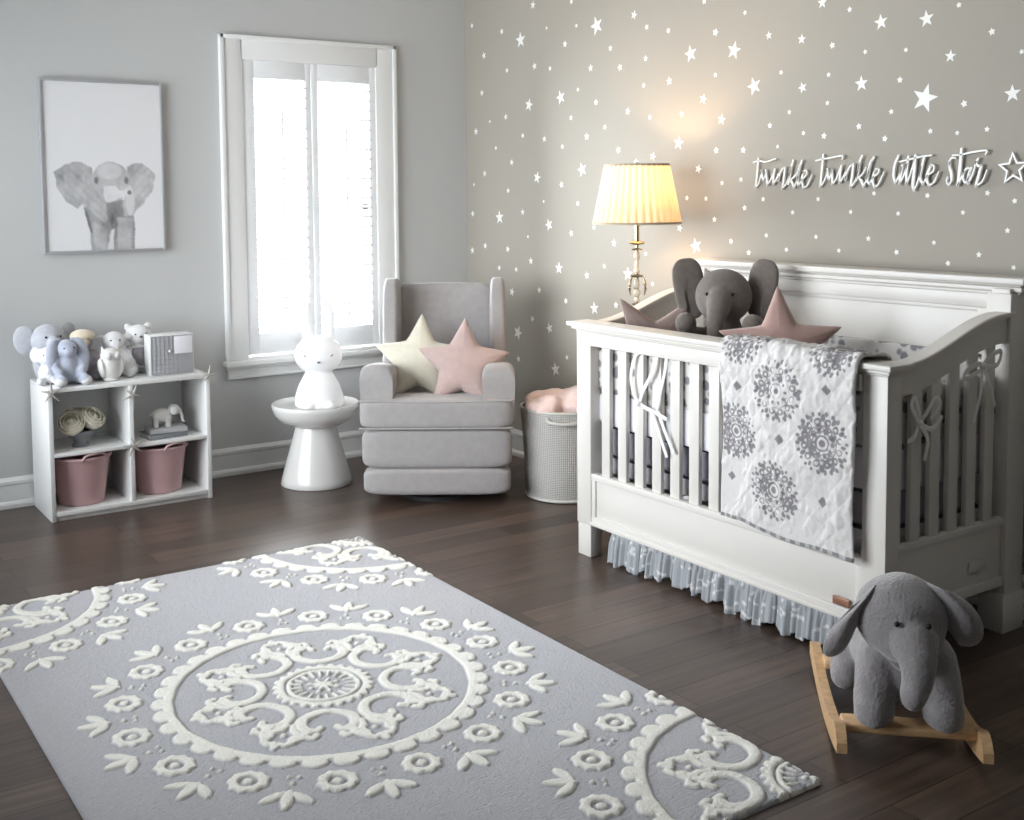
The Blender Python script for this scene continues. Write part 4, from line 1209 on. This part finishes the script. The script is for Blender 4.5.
# ends with swept tops
def sweep_z(x): 
    t = min(1, max(0, (x - 2.84) / (3.36 - 2.84)))
    return .925 + .117 * (.5 - .5 * math.cos(PI * t)) * 1.0 + .0
for side, y0, y1 in (('near', YN + .012, YN + .040), ('far', YF - .040, YF - .012)):
    xs_ = [2.80 + (3.40 - 2.80) * i / 24 for i in range(25)]
    b = NB()
    poly = [(x, sweep_z(x) - .010) for x in xs_] + [(x, sweep_z(x) - .098) for x in reversed(xs_)]
    # the far end stays low at the front like the near end
    prism(b, poly, lambda u, v, d: (u - CX, d - CY, v), y0, y1)
    rows = []
    for x in xs_:
        z = sweep_z(x)
        rows.append([b.verts.new((x - CX, yy - CY, zz)) for yy, zz in ((y0 - .016, z - .014), (y0 - .016, z - .003), (y0 - .012, z), (y1 + .012, z), (y1 + .016, z - .003), (y1 + .016, z - .014))])
    grid_faces(b, rows, close_u=True); b.faces.new(rows[0]); b.faces.new(rows[-1][::-1])
    build('end_rail', b, M['crib'], cr)
    for k in range(6):
        xc = 2.838 + .0925 * k
        cb('end_slat', [(xc - .024, xc + .024, y0 + .004, y1 - .004, .36, sweep_z(xc) - .09)], .004)
    cb('end_panel', [(2.82, 3.385, y0 + .004, y1 - .008, .165, .38), (2.82, 3.385, y0 - .004, y1, .355, .378), (2.82, 3.385, y0 - .006, y1, .155, .185)])
cb('end_badge', [(3.20, 3.29, YN + .010, YN + .018, .225, .262)], .003, 'badge')

# mattress and bumper inside the crib
mt = empty('crib_mattress', (3.10, 2.805, .335), 0, 'lavender-grey crib mattress with dark piping inside the white crib', 'mattress')
b = NB(); bx(b, -.255, .255, -.640, .640, .070, .188, .02, 3); build('mattress_top', b, M['mattress'], mt)
b = NB(); bx(b, -.258, .258, -.645, .645, 0, .070, .01, 2); build('mattress_base', b, M['mattlow'], mt)
b = NB()
for z in (.185, .070):
    pts = [(-.258, -.62), (-.245, -.643), (.245, -.643), (.258, -.62), (.258, .62), (.245, .643), (-.245, .643), (-.258, .62), (-.258, -.62)]
    for (xa, ya), (xb, yb) in zip(pts[:-1], pts[1:]): tube(b, [(xa, ya, z), (xb, yb, z)], .006, 8, 1)
build('piping', b, M['piping'], mt, smooth=180)

m_bp, nt, pb = nmat('patterned_bumper_cotton')
_tc = nt.nodes.new('ShaderNodeTexCoord'); _vo = nt.nodes.new('ShaderNodeTexVoronoi'); _vo.inputs['Scale'].default_value = 26
_no = nt.nodes.new('ShaderNodeTexNoise'); _no.inputs['Scale'].default_value = 9; _no.inputs['Detail'].default_value = 1
_mm = nt.nodes.new('ShaderNodeMath'); _mm.operation = 'ADD'; _mm.inputs[1].default_value = 0
_rp = nt.nodes.new('ShaderNodeValToRGB')
nt.links.new(_tc.outputs['Object'], _vo.inputs['Vector']); nt.links.new(_tc.outputs['Object'], _no.inputs['Vector'])
nt.links.new(_vo.outputs['Distance'], _mm.inputs[0]); nt.links.new(_no.outputs['Fac'], _mm.inputs[1])
_rp.color_ramp.elements[0].position = .80; _rp.color_ramp.elements[1].position = .95
_rp.color_ramp.elements[0].color = (.24, .235, .25, 1); _rp.color_ramp.elements[1].color = (.66, .64, .62, 1)
nt.links.new(_mm.outputs[0], _rp.inputs['Fac']); nt.links.new(_rp.outputs['Color'], pb.inputs['Base Color'])
pb.inputs['Roughness'].default_value = .95
M['bump'] = m_bp
bp_ = empty('crib_bumper', (3.10, 2.805, .53), 0, 'grey and white patterned padded bumper tied inside the white crib', 'crib bumper')
def bump_panel(x0, x1, y0, y1, top):
    b = NB(); superbox(b, ((x0 + x1) / 2 - 3.10, (y0 + y1) / 2 - 2.805, (.653 + top) / 2 - .53), (x1 - x0, y1 - y0, top - .645), 7, 14)
    for v in b.verts:
        q = mnoise.noise(Vector((v.co.x * 9, v.co.y * 9, v.co.z * 5))) * .008
        v.co.x += q if (x1 - x0) < .1 else 0; v.co.y += q if (y1 - y0) < .1 else 0
    build('printed_panel', b, M['bump'], bp_, smooth=180)
    b = NB(); superbox(b, ((x0 + x1) / 2 - 3.10, (y0 + y1) / 2 - 2.805, .065), (x1 - x0, y1 - y0, .135), 7, 10)
    build('plain_panel', b, M['bumplow'], bp_, smooth=180)
    b = NB(); xm_, ym_ = (x0 + x1) / 2 - 3.10, (y0 + y1) / 2 - 2.805
    for z in (top - .53, ):
        if x1 - x0 < y1 - y0: tube(b, [(xm_, y0 - 2.805 + .01, z - .003), (xm_, ym_, z), (xm_, y1 - 2.805 - .01, z - .003)], .005, 8, 6)
        else: tube(b, [(x0 - 3.1 + .01, ym_, z - .003), (xm_, ym_, z), (x1 - 3.1 - .01, ym_, z - .003)], .005, 8, 6)
    build('piping', b, M['piping'], bp_, smooth=180)
bump_panel(2.812, 2.836, 2.150, 3.460, .838)
bump_panel(3.385, 3.412, 2.150, 3.460, .893)
bump_panel(2.842, 3.380, 2.126, 2.152, .840)
bump_panel(2.842, 3.380, 3.458, 3.484, .840)

def bow(loc, axis, tails, parent_label, parent=None, s=1.0):
    """ribbon bow on a slat; axis is the in-plane horizontal direction"""
    b = NB(); ax = Vector((*axis, 0)); nn = ax.cross(Vector((0, 0, 1)))
    def P(u, w, d=0): return Vector(loc) + ax * (u * s) + Vector((0, 0, w * s)) + nn * d
    up = nn
    for pts in tails:
        tube(b, [P(*p) for p in pts], .0080 * s, 10, 5, flat=.16, up=tuple(up))
    ellipsoid(b, P(0, 0, .004), (.012, .012, .012), seg=12)
    o = build('ribbon_bow', b, M['ribbon'], parent, smooth=180)
    return tag(o, parent_label, 'ribbon')
# local origin on the slat front; u runs along -y for the front side
bow((2.778, 3.168, .655), (0, -1), [
    [(0, 0, 0), (.03, .05, .008), (.085, .13, .010), (.100, .185, .004)],
    [(0, 0, 0), (-.02, .03, .008), (-.035, .10, .010), (-.02, .17, .004), (0, .19, 0)],
    [(0, 0, 0), (.05, -.010, .010), (.10, -.02, .008), (.15, -.035, .004)],
    [(.10, -.01, .004), (.125, .06, .010), (.145, .13, .008), (.15, .185, .004)],
    [(.07, -.012, .006), (.11, -.08, .008), (.155, -.17, .006)],
    [(.11, -.015, .006), (.15, -.08, .010), (.19, -.15, .006)]], 'white satin ribbon tied to the front slats of the crib')
bow((2.92, 2.082, .74), (1, 0), [
    [(0, 0, 0), (.02, .03, .01), (.06, .07, .012), (.09, .05, .008), (.05, .01, .006)],
    [(0, 0, 0), (-.03, .03, .01), (-.05, .06, .01), (-.03, .08, .006), (0, .02, .004)],
    [(0, 0, 0), (.03, -.05, .010), (.02, -.11, .008)],
    [(0, 0, 0), (-.03, -.03, .01), (-.06, -.045, .008)],
    [(0, 0, 0), (.05, -.02, .01), (.10, .01, .008)]], 'white satin ribbon tied low on the near end slats of the crib')
bow((3.23, 2.082, .885), (1, 0), [
    [(0, 0, 0), (.03, .03, .01), (.08, .04, .012), (.07, .0, .008), (.02, -.005, .006)],
    [(0, 0, 0), (-.04, .01, .01), (-.10, -.01, .01), (-.09, -.03, .006), (0, -.01, .004)],
    [(0, 0, 0), (.03, -.06, .010), (.06, -.13, .008)],
    [(0, 0, 0), (-.02, -.08, .01), (-.05, -.17, .008)]], 'white satin ribbon tied high on the near end slats of the crib')

# ruffled skirt
def make_skirt():
    nu, nv = 620, 26
    y = np.linspace(3.345, 2.165, nu); v = np.linspace(0, 1, nv)
    Yg, Vg = np.meshgrid(y, v)
    rng = np.random.default_rng(2)
    ph = np.cumsum(rng.uniform(.3, 1.7, nu)) * .30 + 3 * np.sin(np.linspace(0, 31, nu))
    amp = .5 + .5 * np.sin(np.cumsum(rng.normal(0, .25, nu)))
    PHg = np.meshgrid(ph, v)[0]; AM = np.meshgrid(amp, v)[0]
    fold = np.sin(PHg) * (.35 + .65 * AM) + .4 * np.sin(PHg * 2.3 + 1)
    sp = smooth01((Vg - .2) / .35)
    X = 2.802 - .018 * Vg - fold * .011 * sp - .002 * fold
    low = .004 + .030 * (.5 + .5 * np.sin(PHg * .5)) * (.6 * AM + .4) + .010 * np.sin(Yg * 9)
    Z = .160 * (1 - Vg) + low * Vg
    Yd = Yg + .006 * np.cos(PHg) * sp
    band = smooth01((Vg - .24) / .06)
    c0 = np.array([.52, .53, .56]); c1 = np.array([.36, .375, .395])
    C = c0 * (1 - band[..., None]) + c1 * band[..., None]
    ring = np.full(Yg.shape, 1e9)
    rr = np.random.default_rng(5)
    for _ in range(150):
        cy, cv = rr.uniform(2.17, 3.38), rr.uniform(.3, 1)
        ring = np.minimum(ring, np.hypot(Yg - cy, (Vg - cv) * .15))
    C = np.where((ring < .006)[..., None], .66, C)
    co = np.stack([X, Yd, Z], -1).reshape(-1, 3)
    idx = np.arange(nu * nv).reshape(nv, nu)
    q = np.stack([idx[:-1, :-1], idx[:-1, 1:], idx[1:, 1:], idx[1:, :-1]], -1).reshape(-1, 4)
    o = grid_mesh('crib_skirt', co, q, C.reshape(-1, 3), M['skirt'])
    md = o.modifiers.new('thick', 'SOLIDIFY'); md.thickness = .0015
    return tag(o, 'ruffled blue-grey dotted skirt hanging under the front panel of the crib', 'bed skirt')
make_skirt()

# quilt over the front rail
def make_quilt():
    y0, y1 = 2.692, 2.150
    prof = [(2.722, .335), (2.722, .60), (2.720, .86), (2.724, .905), (2.732, .930), (2.746, .943), (2.770, .947), (2.820, .946), (2.850, .940), (2.870, .925), (2.876, .88), (2.878, .80)]
    P = catmull([(a, z, 0) for a, z in prof], 16)
    L = [0.0]
    for a, c in zip(P[:-1], P[1:]): L.append(L[-1] + (c - a).length)
    L = np.array(L); nv = 330; nu = 210
    s = np.linspace(0, L[-1], nv)
    px = np.interp(s, L, [p.x for p in P]); pz = np.interp(s, L, [p.y for p in P])
    tx = np.gradient(px, s); tz = np.gradient(pz, s); ln = np.hypot(tx, tz); nx_, nz_ = -tz / ln, tx / ln   # outward
    U = np.linspace(0, 1, nu)
    Ug, Sg = np.meshgrid(U, s)
    hem = -.022 * (1 - Ug)                      # hem droops a little to the right
    Yg = y0 + (y1 - y0) * Ug + .004 * np.sin(Sg * 14)
    Yg += (Ug - .5) * .012 * np.sin(Sg * 7)
    n1 = fbm(nv, nu, 21, ((10, 1.0), (22, .9), (44, .7)))
    n2 = fbm(nv, nu, 22, ((3, 1.0), (6, .6)))
    # pattern plane: horizontal metres and height along the cloth
    hx = 2.44 - Yg; hz = (.335 + Sg) - .81 
    D = np.full(Ug.shape, 1e9)
    centres = [(0, 0), (-.178, -.162), (.178, -.135), (-.010, -.325), (-.168, .160), (.195, .165), (0, .32)]
    def med(x, z):
        r = np.hypot(x, z); a = np.arctan2(z, x)
        d = np.full(x.shape, 1e9)
        def sec(n, off=0):
            w = 2 * PI / n; aa = (a - off + w / 2) % w - w / 2
            return r * np.cos(aa), r * np.sin(aa)
        d = np.minimum(d, r - .010)
        d = np.minimum(d, np.abs(r - .020) - .0028)
        u, v = sec(10); d = np.minimum(d, np.hypot((u - .033) / 1.4, v) - .0058)
        d = np.minimum(d, np.abs(r - .0465) - .0022)
        u, v = sec(12, .26); d = np.minimum(d, np.abs(np.hypot(u - .058, v) - .0075) - .0030)
        u, v = sec(12, 0); d = np.minimum(d, np.hypot((u - .068) / 1.5, v) - .0068)
        u, v = sec(24, .13); d = np.minimum(d, np.hypot((u - .079) / 1.3, v) - .0052)
        u, v = sec(16, .1); d = np.minimum(d, np.abs(np.hypot(u - .036, v) - .006) - .0018)
        return d
    for cx, cz in centres: D = np.minimum(D, 1.14 * med((hx - cx) / 1.14, (hz - cz) / 1.14))
    for cx, cz in ((.012, -.155), (-.172, -.008), (.190, .030), (-.199, -.325), (.177, -.320), (-.09, .17), (.1, .16)):
        D = np.minimum(D, (np.abs(hx - cx) + np.abs(hz - cz)) - .017 + .004 * np.sin(hx * 700) * 0)
    m = smooth01(.5 - (D + n1 * .0012) / .0028)
    quilt = np.minimum(np.abs(np.sin((hx * 1.0 + hz * .9 + n2 * .006) * 48)), np.abs(np.sin((hx * 1.0 - hz * .9 + n2 * .006) * 48)))
    puff = quilt ** .5
    edge = np.minimum(Ug, 1 - Ug) * abs(y1 - y0)
    off = .004 + .0036 * puff + .0022 * n1 + .0035 * n2 * (Sg < .55)
    off = np.maximum(off, .001) + .003
    bulge = .006 * np.sin(Ug * PI) * smooth01((.55 - Sg) / .3)
    off = off + bulge
    off *= smooth01(edge / .006) * .8 + .2
    X = px[:, None] + nx_[:, None] * 0 - 0 * off; Z = pz[:, None] + 0 * off
    # outward is away from the rail (towards -x on the front, up on top)
    ox_, oz_ = -tz / ln, tx / ln
    X = px[:, None] + ox_[:, None] * off; Z = pz[:, None] + oz_[:, None] * off
    Z = Z - hem * smooth01((.5 - Sg) / .5) + .006 * np.sin(Ug * 9) * smooth01((.2 - Sg) / .2)
    white = np.array([.64, .615, .60]); grey = np.array([.22, .21, .22])
    C = white[None, None] * (1 + .02 * n1[..., None]) * (1 - m[..., None]) + grey[None, None] * m[..., None]
    bind = (Sg < .012)
    C = np.where(bind[..., None], .22 + .2 * (np.sin(Ug * 90 + n2 * 2) > .2)[..., None], C)
    co = np.stack([X, Yg, Z], -1).reshape(-1, 3)
    idx = np.arange(nu * nv).reshape(nv, nu)
    q = np.stack([idx[:-1, :-1], idx[1:, :-1], idx[1:, 1:], idx[:-1, 1:]], -1).reshape(-1, 4)
    o = grid_mesh('baby_quilt', co, q, C.reshape(-1, 3), M['quilt'])
    md = o.modifiers.new('thick', 'SOLIDIFY'); md.thickness = .006; md.offset = 1
    return tag(o, 'white quilt printed with grey medallions draped over the front rail of the crib', 'quilt')
make_quilt()

# soft things in the crib
star_pillow('star_pillow', (3.0, 3.325, .825), .245, .050, math.radians(-45), math.radians(-6), math.radians(36), M['taupepil'], 'taupe star pillow with two points rising over the far front rail of the crib', inner=.42)
star_pillow('star_pillow', (3.07, 2.755, .880), .225, .062, math.radians(-48), math.radians(-10), math.radians(-3), M['rosepil'], 'rose pink star pillow inside the crib behind the quilt', inner=.45)

pe = empty('plush_elephant', (3.17, 3.125, .535), math.radians(-55), 'dark grey plush elephant sitting up in the crib with ears raised', 'soft toy')
b = NB()
ellipsoid(b, (0, .02, .17), (.115, .10, .165)); ellipsoid(b, (0, 0, .36), (.07, .07, .08))
ellipsoid(b, (0, -.02, .500), (.108, .100, .105), seg=32)
tube(b, [(0, -.095, .50), (-.004, -.135, .450), (-.008, -.150, .400), (-.010, -.150, .360), (-.03, -.150, .335)], [.050, .040, .033, .030, .026], 14, 5)
for s in (-1, 1):
    tube(b, [(s * .08, -.01, .34), (s * .125, -.06, .36), (s * .125, -.12, .405)], [.036, .036, .042], 12, 4)
    tube(b, [(s * .06, -.05, .06), (s * .10, -.14, .05), (s * .11, -.19, .06)], [.05, .045, .05], 12, 4)
fuse(b, 'body', M['eleplush'], pe, .008, 4)
for s in (-1, 1):
    b = NB()
    superbox(b, (s * .142, .015, .522), (.128, .034, .240), 2.8, 12, (0, s * .10, -s * .35))
    for v in b.verts:                       # narrower at the bottom
        k = min(1, max(0, (.60 - v.co.z) / .18)); v.co.x += -s * .018 * k * (1 if abs(v.co.x) > .15 else 0)
    e_ = build('ear', b, M['eleplush'], pe, smooth=180)
b = NB()
for s in (-1, 1): bead(b, (s * .048, -.112, .515), .0065)
split_build('eye', b, M['eye'], pe)
b = NB(); bx(b, -.118, -.112, -.125, -.120, .385, .42, .001); tube(b, [(-.115, -.12, .40), (-.12, -.13, .38), (-.11, -.13, .365)], .006, 8, 3, flat=.2)
build('tag', b, M['ribbon'], pe)

# ------------------------------------------------------------------ wall lettering
WORDS_c1=[(0.0076,[(3.316, 1.567), (3.322, 1.511), (3.331, 1.449)]),(0.0042,[(3.344, 1.552), (3.315, 1.558), (3.277, 1.553), (3.224, 1.563)]),(0.0034,[(3.331, 1.449), (3.313, 1.467), (3.301, 1.503), (3.299, 1.517)]),(0.0076,[(3.301, 1.518), (3.296, 1.495), (3.289, 1.478)]),(0.0034,[(3.289, 1.478), (3.281, 1.492), (3.276, 1.51)]),(0.0076,[(3.276, 1.518), (3.271, 1.486), (3.267, 1.458)]),(0.0034,[(3.267, 1.458), (3.248, 1.482), (3.234, 1.509)]),(0.0076,[(3.227, 1.521), (3.234, 1.498), (3.236, 1.46)]),(0.0034,[(3.236, 1.46), (3.222, 1.478), (3.212, 1.495)]),(0.0076,[(3.209, 1.501), (3.208, 1.485), (3.211, 1.473)]),(0.0034,[(3.211, 1.473), (3.199, 1.505), (3.186, 1.522), (3.174, 1.527)]),(0.0076,[(3.174, 1.527), (3.18, 1.481), (3.188, 1.442)]),(0.0034,[(3.188, 1.442), (3.165, 1.465), (3.15, 1.496), (3.141, 1.531)]),(0.0076,[(3.131, 1.554), (3.143, 1.523), (3.15, 1.488), (3.156, 1.461)]),(0.0042,[(3.11, 1.505), (3.128, 1.488), (3.147, 1.475)]),(0.0076,[(3.147, 1.476), (3.136, 1.465), (3.127, 1.445)]),(0.0034,[(3.127, 1.445), (3.112, 1.472), (3.103, 1.503), (3.093, 1.534)]),(0.0076,[(3.088, 1.551), (3.102, 1.518), (3.109, 1.48), (3.104, 1.453)]),(0.0034,[(3.104, 1.453), (3.088, 1.476), (3.067, 1.493), (3.062, 1.508), (3.073, 1.512), (3.083, 1.499)]),(0.0076,[(3.077, 1.51), (3.088, 1.479), (3.08, 1.445)]),(0.0034,[(3.08, 1.445), (3.06, 1.454), (3.037, 1.493)])]
WORDS_c2=[(0.0081,[(2.982, 1.571), (2.987, 1.523), (2.995, 1.448)]),(0.0047,[(3.018, 1.55), (2.984, 1.555), (2.95, 1.558), (2.891, 1.565), (2.892, 1.552)]),(0.0034,[(2.995, 1.448), (2.979, 1.466), (2.966, 1.493), (2.962, 1.514)]),(0.0074,[(2.962, 1.516), (2.959, 1.492), (2.954, 1.473)]),(0.0034,[(2.954, 1.473), (2.945, 1.492), (2.941, 1.513)]),(0.0074,[(2.941, 1.513), (2.938, 1.483), (2.936, 1.456)]),(0.0034,[(2.936, 1.456), (2.919, 1.477), (2.906, 1.506), (2.899, 1.521)]),(0.0074,[(2.894, 1.527), (2.9, 1.5), (2.903, 1.462)]),(0.0034,[(2.903, 1.462), (2.887, 1.482), (2.877, 1.5)]),(0.0081,[(2.874, 1.501), (2.874, 1.488), (2.876, 1.473)]),(0.0034,[(2.876, 1.473), (2.866, 1.506), (2.854, 1.524), (2.839, 1.532)]),(0.0081,[(2.839, 1.532), (2.844, 1.49), (2.852, 1.443)]),(0.0034,[(2.852, 1.443), (2.831, 1.467), (2.819, 1.499), (2.811, 1.537)]),(0.0081,[(2.8, 1.561), (2.811, 1.537), (2.817, 1.504), (2.824, 1.472)]),(0.0047,[(2.782, 1.517), (2.796, 1.495), (2.819, 1.478)]),(0.0081,[(2.813, 1.481), (2.801, 1.466), (2.791, 1.446)]),(0.0034,[(2.791, 1.446), (2.778, 1.475), (2.768, 1.503), (2.756, 1.541)]),(0.0081,[(2.747, 1.554), (2.763, 1.532), (2.771, 1.498), (2.775, 1.469), (2.765, 1.457)]),(0.0034,[(2.765, 1.457), (2.75, 1.48), (2.73, 1.493), (2.723, 1.507), (2.733, 1.511), (2.743, 1.494)]),(0.0081,[(2.737, 1.509), (2.747, 1.491), (2.751, 1.465), (2.742, 1.444)]),(0.0040,[(2.742, 1.444), (2.725, 1.455), (2.702, 1.498)])]
WORDS_c3=[(0.0082,[(2.64, 1.556), (2.654, 1.527), (2.66, 1.487), (2.652, 1.458)]),(0.0035,[(2.652, 1.458), (2.635, 1.487), (2.623, 1.518)]),(0.0082,[(2.623, 1.52), (2.63, 1.486), (2.634, 1.454)]),(0.0035,[(2.634, 1.454), (2.616, 1.486), (2.601, 1.53)]),(0.0082,[(2.598, 1.552), (2.605, 1.501), (2.605, 1.454)]),(0.0035,[(2.605, 1.454), (2.59, 1.486), (2.573, 1.539)]),(0.0094,[(2.569, 1.555), (2.573, 1.5), (2.578, 1.451), (2.572, 1.432)]),(0.0047,[(2.635, 1.535), (2.594, 1.542), (2.549, 1.55), (2.502, 1.554)]),(0.0035,[(2.572, 1.432), (2.558, 1.461), (2.543, 1.519)]),(0.0082,[(2.532, 1.55), (2.542, 1.514), (2.549, 1.478), (2.537, 1.452)]),(0.0035,[(2.537, 1.452), (2.517, 1.484), (2.496, 1.498), (2.493, 1.517), (2.509, 1.517)]),(0.0082,[(2.504, 1.519), (2.519, 1.489), (2.52, 1.465), (2.511, 1.448)]),(0.0047,[(2.511, 1.448), (2.491, 1.46), (2.474, 1.494)])]
WORDS_c4=[(0.0035,[(2.408, 1.54), (2.421, 1.543), (2.43, 1.533), (2.433, 1.514)]),(0.0082,[(2.432, 1.53), (2.431, 1.511), (2.423, 1.487), (2.422, 1.464)]),(0.0047,[(2.422, 1.464), (2.433, 1.449), (2.442, 1.462), (2.438, 1.476)]),(0.0094,[(2.386, 1.571), (2.391, 1.506), (2.398, 1.448)]),(0.0047,[(2.42, 1.551), (2.387, 1.552), (2.345, 1.559), (2.292, 1.563), (2.295, 1.55)]),(0.0035,[(2.398, 1.448), (2.385, 1.472), (2.373, 1.498)]),(0.0059,[(2.349, 1.502), (2.364, 1.505), (2.375, 1.491), (2.377, 1.468), (2.368, 1.456), (2.356, 1.472), (2.349, 1.495)]),(0.0082,[(2.348, 1.505), (2.358, 1.477), (2.358, 1.453)]),(0.0035,[(2.358, 1.453), (2.341, 1.486), (2.329, 1.53)]),(0.0071,[(2.323, 1.535), (2.33, 1.523), (2.321, 1.512), (2.309, 1.514)]),(0.0082,[(2.309, 1.514), (2.32, 1.476), (2.329, 1.443)]),(0.0047,[(2.329, 1.443), (2.305, 1.46), (2.289, 1.496)])]
def script_word(name, strokes, label):
    b = NB()
    for w, pts in strokes:
        P = catmull([(0, y, z) for y, z in pts], 6)
        w = max(w * .5, .0026) * 1.38
        rows = []; m = len(P)
        for i, p in enumerate(P):
            t = (P[min(m - 1, i + 1)] - P[max(0, i - 1)]); t.normalize()
            s = Vector((0, -t.z, t.y)); k = w * (.80 + .2 * math.sin(PI * i / max(1, m - 1)))
            rows.append([b.verts.new((dx, (p + s * dd).y, (p + s * dd).z)) for dx, dd in ((0, k), (-.006, k), (-.0075, k * .7), (-.0075, -k * .7), (-.006, -k), (0, -k))])
        grid_faces(b, rows, close_u=True); b.faces.new(rows[0]); b.faces.new(rows[-1][::-1])
        for p in (P[0], P[-1]):
            t = bmesh.new(); bmesh.ops.create_cone(t, cap_ends=True, segments=12, radius1=w * .82, radius2=w * .82, depth=.0070)
            bmesh.ops.transform(t, matrix=Matrix.Translation(Vector((-.0036, p.y, p.z))) @ Matrix.Rotation(PI / 2, 4, 'Y'), verts=t.verts); merge(b, t)
    ys = [p[0] for _, q in strokes for p in q]; zs = [p[1] for _, q in strokes for p in q]
    cy, cz = (min(ys) + max(ys)) / 2, (min(zs) + max(zs)) / 2
    bmesh.ops.translate(b, vec=Vector((0, -cy, -cz)), verts=b.verts)
    o = build(name, b, M['letter'], None, (XW - .010, cy, cz), smooth=30)
    return tag(o, label, 'wall lettering', 'script words on the star wall')
script_word('script_word', WORDS_c1, 'small white script word twinkle, the first word from the lamp side')
script_word('script_word', WORDS_c2, 'white script word twinkle with a tall crossed t, second word on the wall')
script_word('script_word', WORDS_c3, 'white script word little on the star wall above the crib')
script_word('script_word', WORDS_c4, 'white script word star beside the outlined star on the wall')
b = NB(); o5 = star_poly(.0575, .0265, 5, PI / 2 + .05); i5 = star_poly(.0575 * .76, .0265 * .70, 5, PI / 2 + .05)
rows = []
for (a, c) in zip(o5, i5): rows.append([b.verts.new((d, -q[0], q[1])) for d, q in ((0, a), (-.008, a), (-.008, c), (0, c))])
grid_faces(b, rows, close_u=True, close_v=True)
tag(build('star_outline', b, M['letter'], None, (XW - .008, 2.195, 1.500), smooth=None), 'white open star outline mounted after the word star', 'wall ornament')

# ------------------------------------------------------------------ rocking elephant
RZ = math.radians(-43.5)
re_ = empty('rocking_elephant', (2.382, 1.696, 0), RZ, 'soft grey plush rocking elephant on pale wooden rockers at the foot of the crib', 'rocking toy')
def rocker_z(y, base=0.0):   # bottom curve of the runner
    c = .30; R_ = 1.45
    return R_ - math.sqrt(R_ * R_ - (y - c) ** 2)
for s in (-1, 1):
    b = NB(); ys_ = [-.01 + .63 * i / 30 for i in range(31)]
    poly = [(y, rocker_z(y) + .001) for y in ys_]
    top = []
    for y in reversed(ys_):
        h = .050 + .018 * math.exp(-((y - .05) / .06) ** 2) + .012 * math.exp(-((y - .52) / .07) ** 2)
        if y < .02: h = .062 - (0.02 - y) * 1.2
        if y > .58: h = .056 - (y - .58) * .5
        top.append((y, rocker_z(y) + h))
    prism(b, poly + top, lambda u, v, d: (d, u, v), s * .172 - .0125, s * .172 + .0125)
    bmesh.ops.bevel(b, geom=[e for e in b.edges if e.calc_face_angle(0) > 1.2], offset=.003, segments=2, affect='EDGES')
    build('rocker', b, M['birch'], re_)
for y, z in ((.085, .060), (.475, .060)):
    b = NB(); bx(b, -.162, .162, y - .035, y + .035, z, z + .022, .006, 3); build('foot_board', b, M['birch'], re_)
b = NB()
HX, HY, HZ = -.030, .035, .378
ellipsoid(b, (0, .29, .195), (.115, .190, .100), seg=32)
ellipsoid(b, (0, .14, .215), (.100, .095, .105))
ellipsoid(b, (HX, HY, HZ), (.112, .104, .104), seg=32)
ellipsoid(b, (HX + .010, HY - .035, HZ - .035), (.088, .070, .072), seg=24)
tube(b, [(HX + .016, -.050, .345), (HX + .018, -.088, .308), (HX + .014, -.104, .270), (HX + .008, -.112, .246), (HX + .002, -.130, .240)], [.058, .044, .037, .034, .030], 16, 5)
for s in (-1, 1):
    tube(b, [(s * .060, .12, .24), (s * .078, .09, .17), (s * .084, .075, .105), (s * .084, .070, .130)], [.062, .054, .050, .050], 16, 4)
    tube(b, [(s * .075, .36, .19), (s * .105, .37, .13), (s * .118, .34, .095)], [.066, .050, .042], 16, 4)
for i_ in range(7):
    a_ = i_ * .9; ellipsoid(b, (-.045 + .016 * i_ * .9, .045 + .004 * math.sin(a_ * 3), .262 + .012 * math.cos(a_ * 2)), (.018, .030, .020), seg=12)
for v in b.verts: v.co += mnoise.noise_vector(v.co * 22) * .0035
fuse(b, 'body', M['rockplush'], re_, .006, 3)
def ear_mesh(s):
    b = NB(); n1_, n2_ = 14, 10; rows = []
    for side in (0, 1):
        rows = []
        for j in range(n2_ + 1):
            v = j / n2_                       # 0 at the head, 1 at the rim
            row = []
            for i in range(n1_ + 1):
                u = i / n1_                   # along the seam, top to bottom
                top = Vector((s * .045 - .030, .045, .470)); bot = Vector((s * .098 - .030, .060, .360))
                base = top.lerp(bot, u)
                ln_ = (.125 if s > 0 else .150) * (math.sin(PI * (.14 + .80 * u)) ** .6) * (1.0 if s > 0 else .95)
                dirx = Vector((s * (.80 if s > 0 else 1.0), -.28, .12 - .60 * u + (.02 if s > 0 else -.42)))
                dirx.normalize()
                p = base + dirx * ln_ * v
                p += Vector((0, -.045 * math.sin(PI * v * .9), -.05 * v * v * (1 if s < 0 else .55)))
                th = .012 * math.sqrt(max(0, 1 - (2 * abs(u - .5)) ** 4)) * (1 - v ** 4) + .0015
                p += Vector((s * .25, 1, 0)).normalized() * (th if side else -th)
                row.append(b.verts.new(p))
            rows.append(row)
        grid_faces(b, rows)
        if side == 0: first = rows
    def rim(r): return [q[0] for q in r] + r[-1][1:] + [q[-1] for q in r[::-1]][1:] + r[0][::-1][1:-1]
    A, B_ = rim(first), rim(rows)
    for i in range(len(A)):
        try: b.faces.new((A[i], A[(i + 1) % len(A)], B_[(i + 1) % len(A)], B_[i]))
        except ValueError: pass
    return b
for s in (-1, 1):
    e_ = build('ear', ear_mesh(s), M['rockplush'], re_, smooth=180)
    md = e_.modifiers.new('soft', 'SUBSURF'); md.levels = 1; md.render_levels = 1
b = NB()
for x in (-.058, .014): bead(b, (x, -.0715 - .004 * (x > 0), .394), .0070)
split_build('eye', b, M['eye'], re_)
b = NB(); tube(b, [(0, .465, .21), (0, .495, .18), (.01, .50, .13)], [.012, .009, .012], 10, 4); build('tail', b, M['rockplush'], re_, smooth=180)
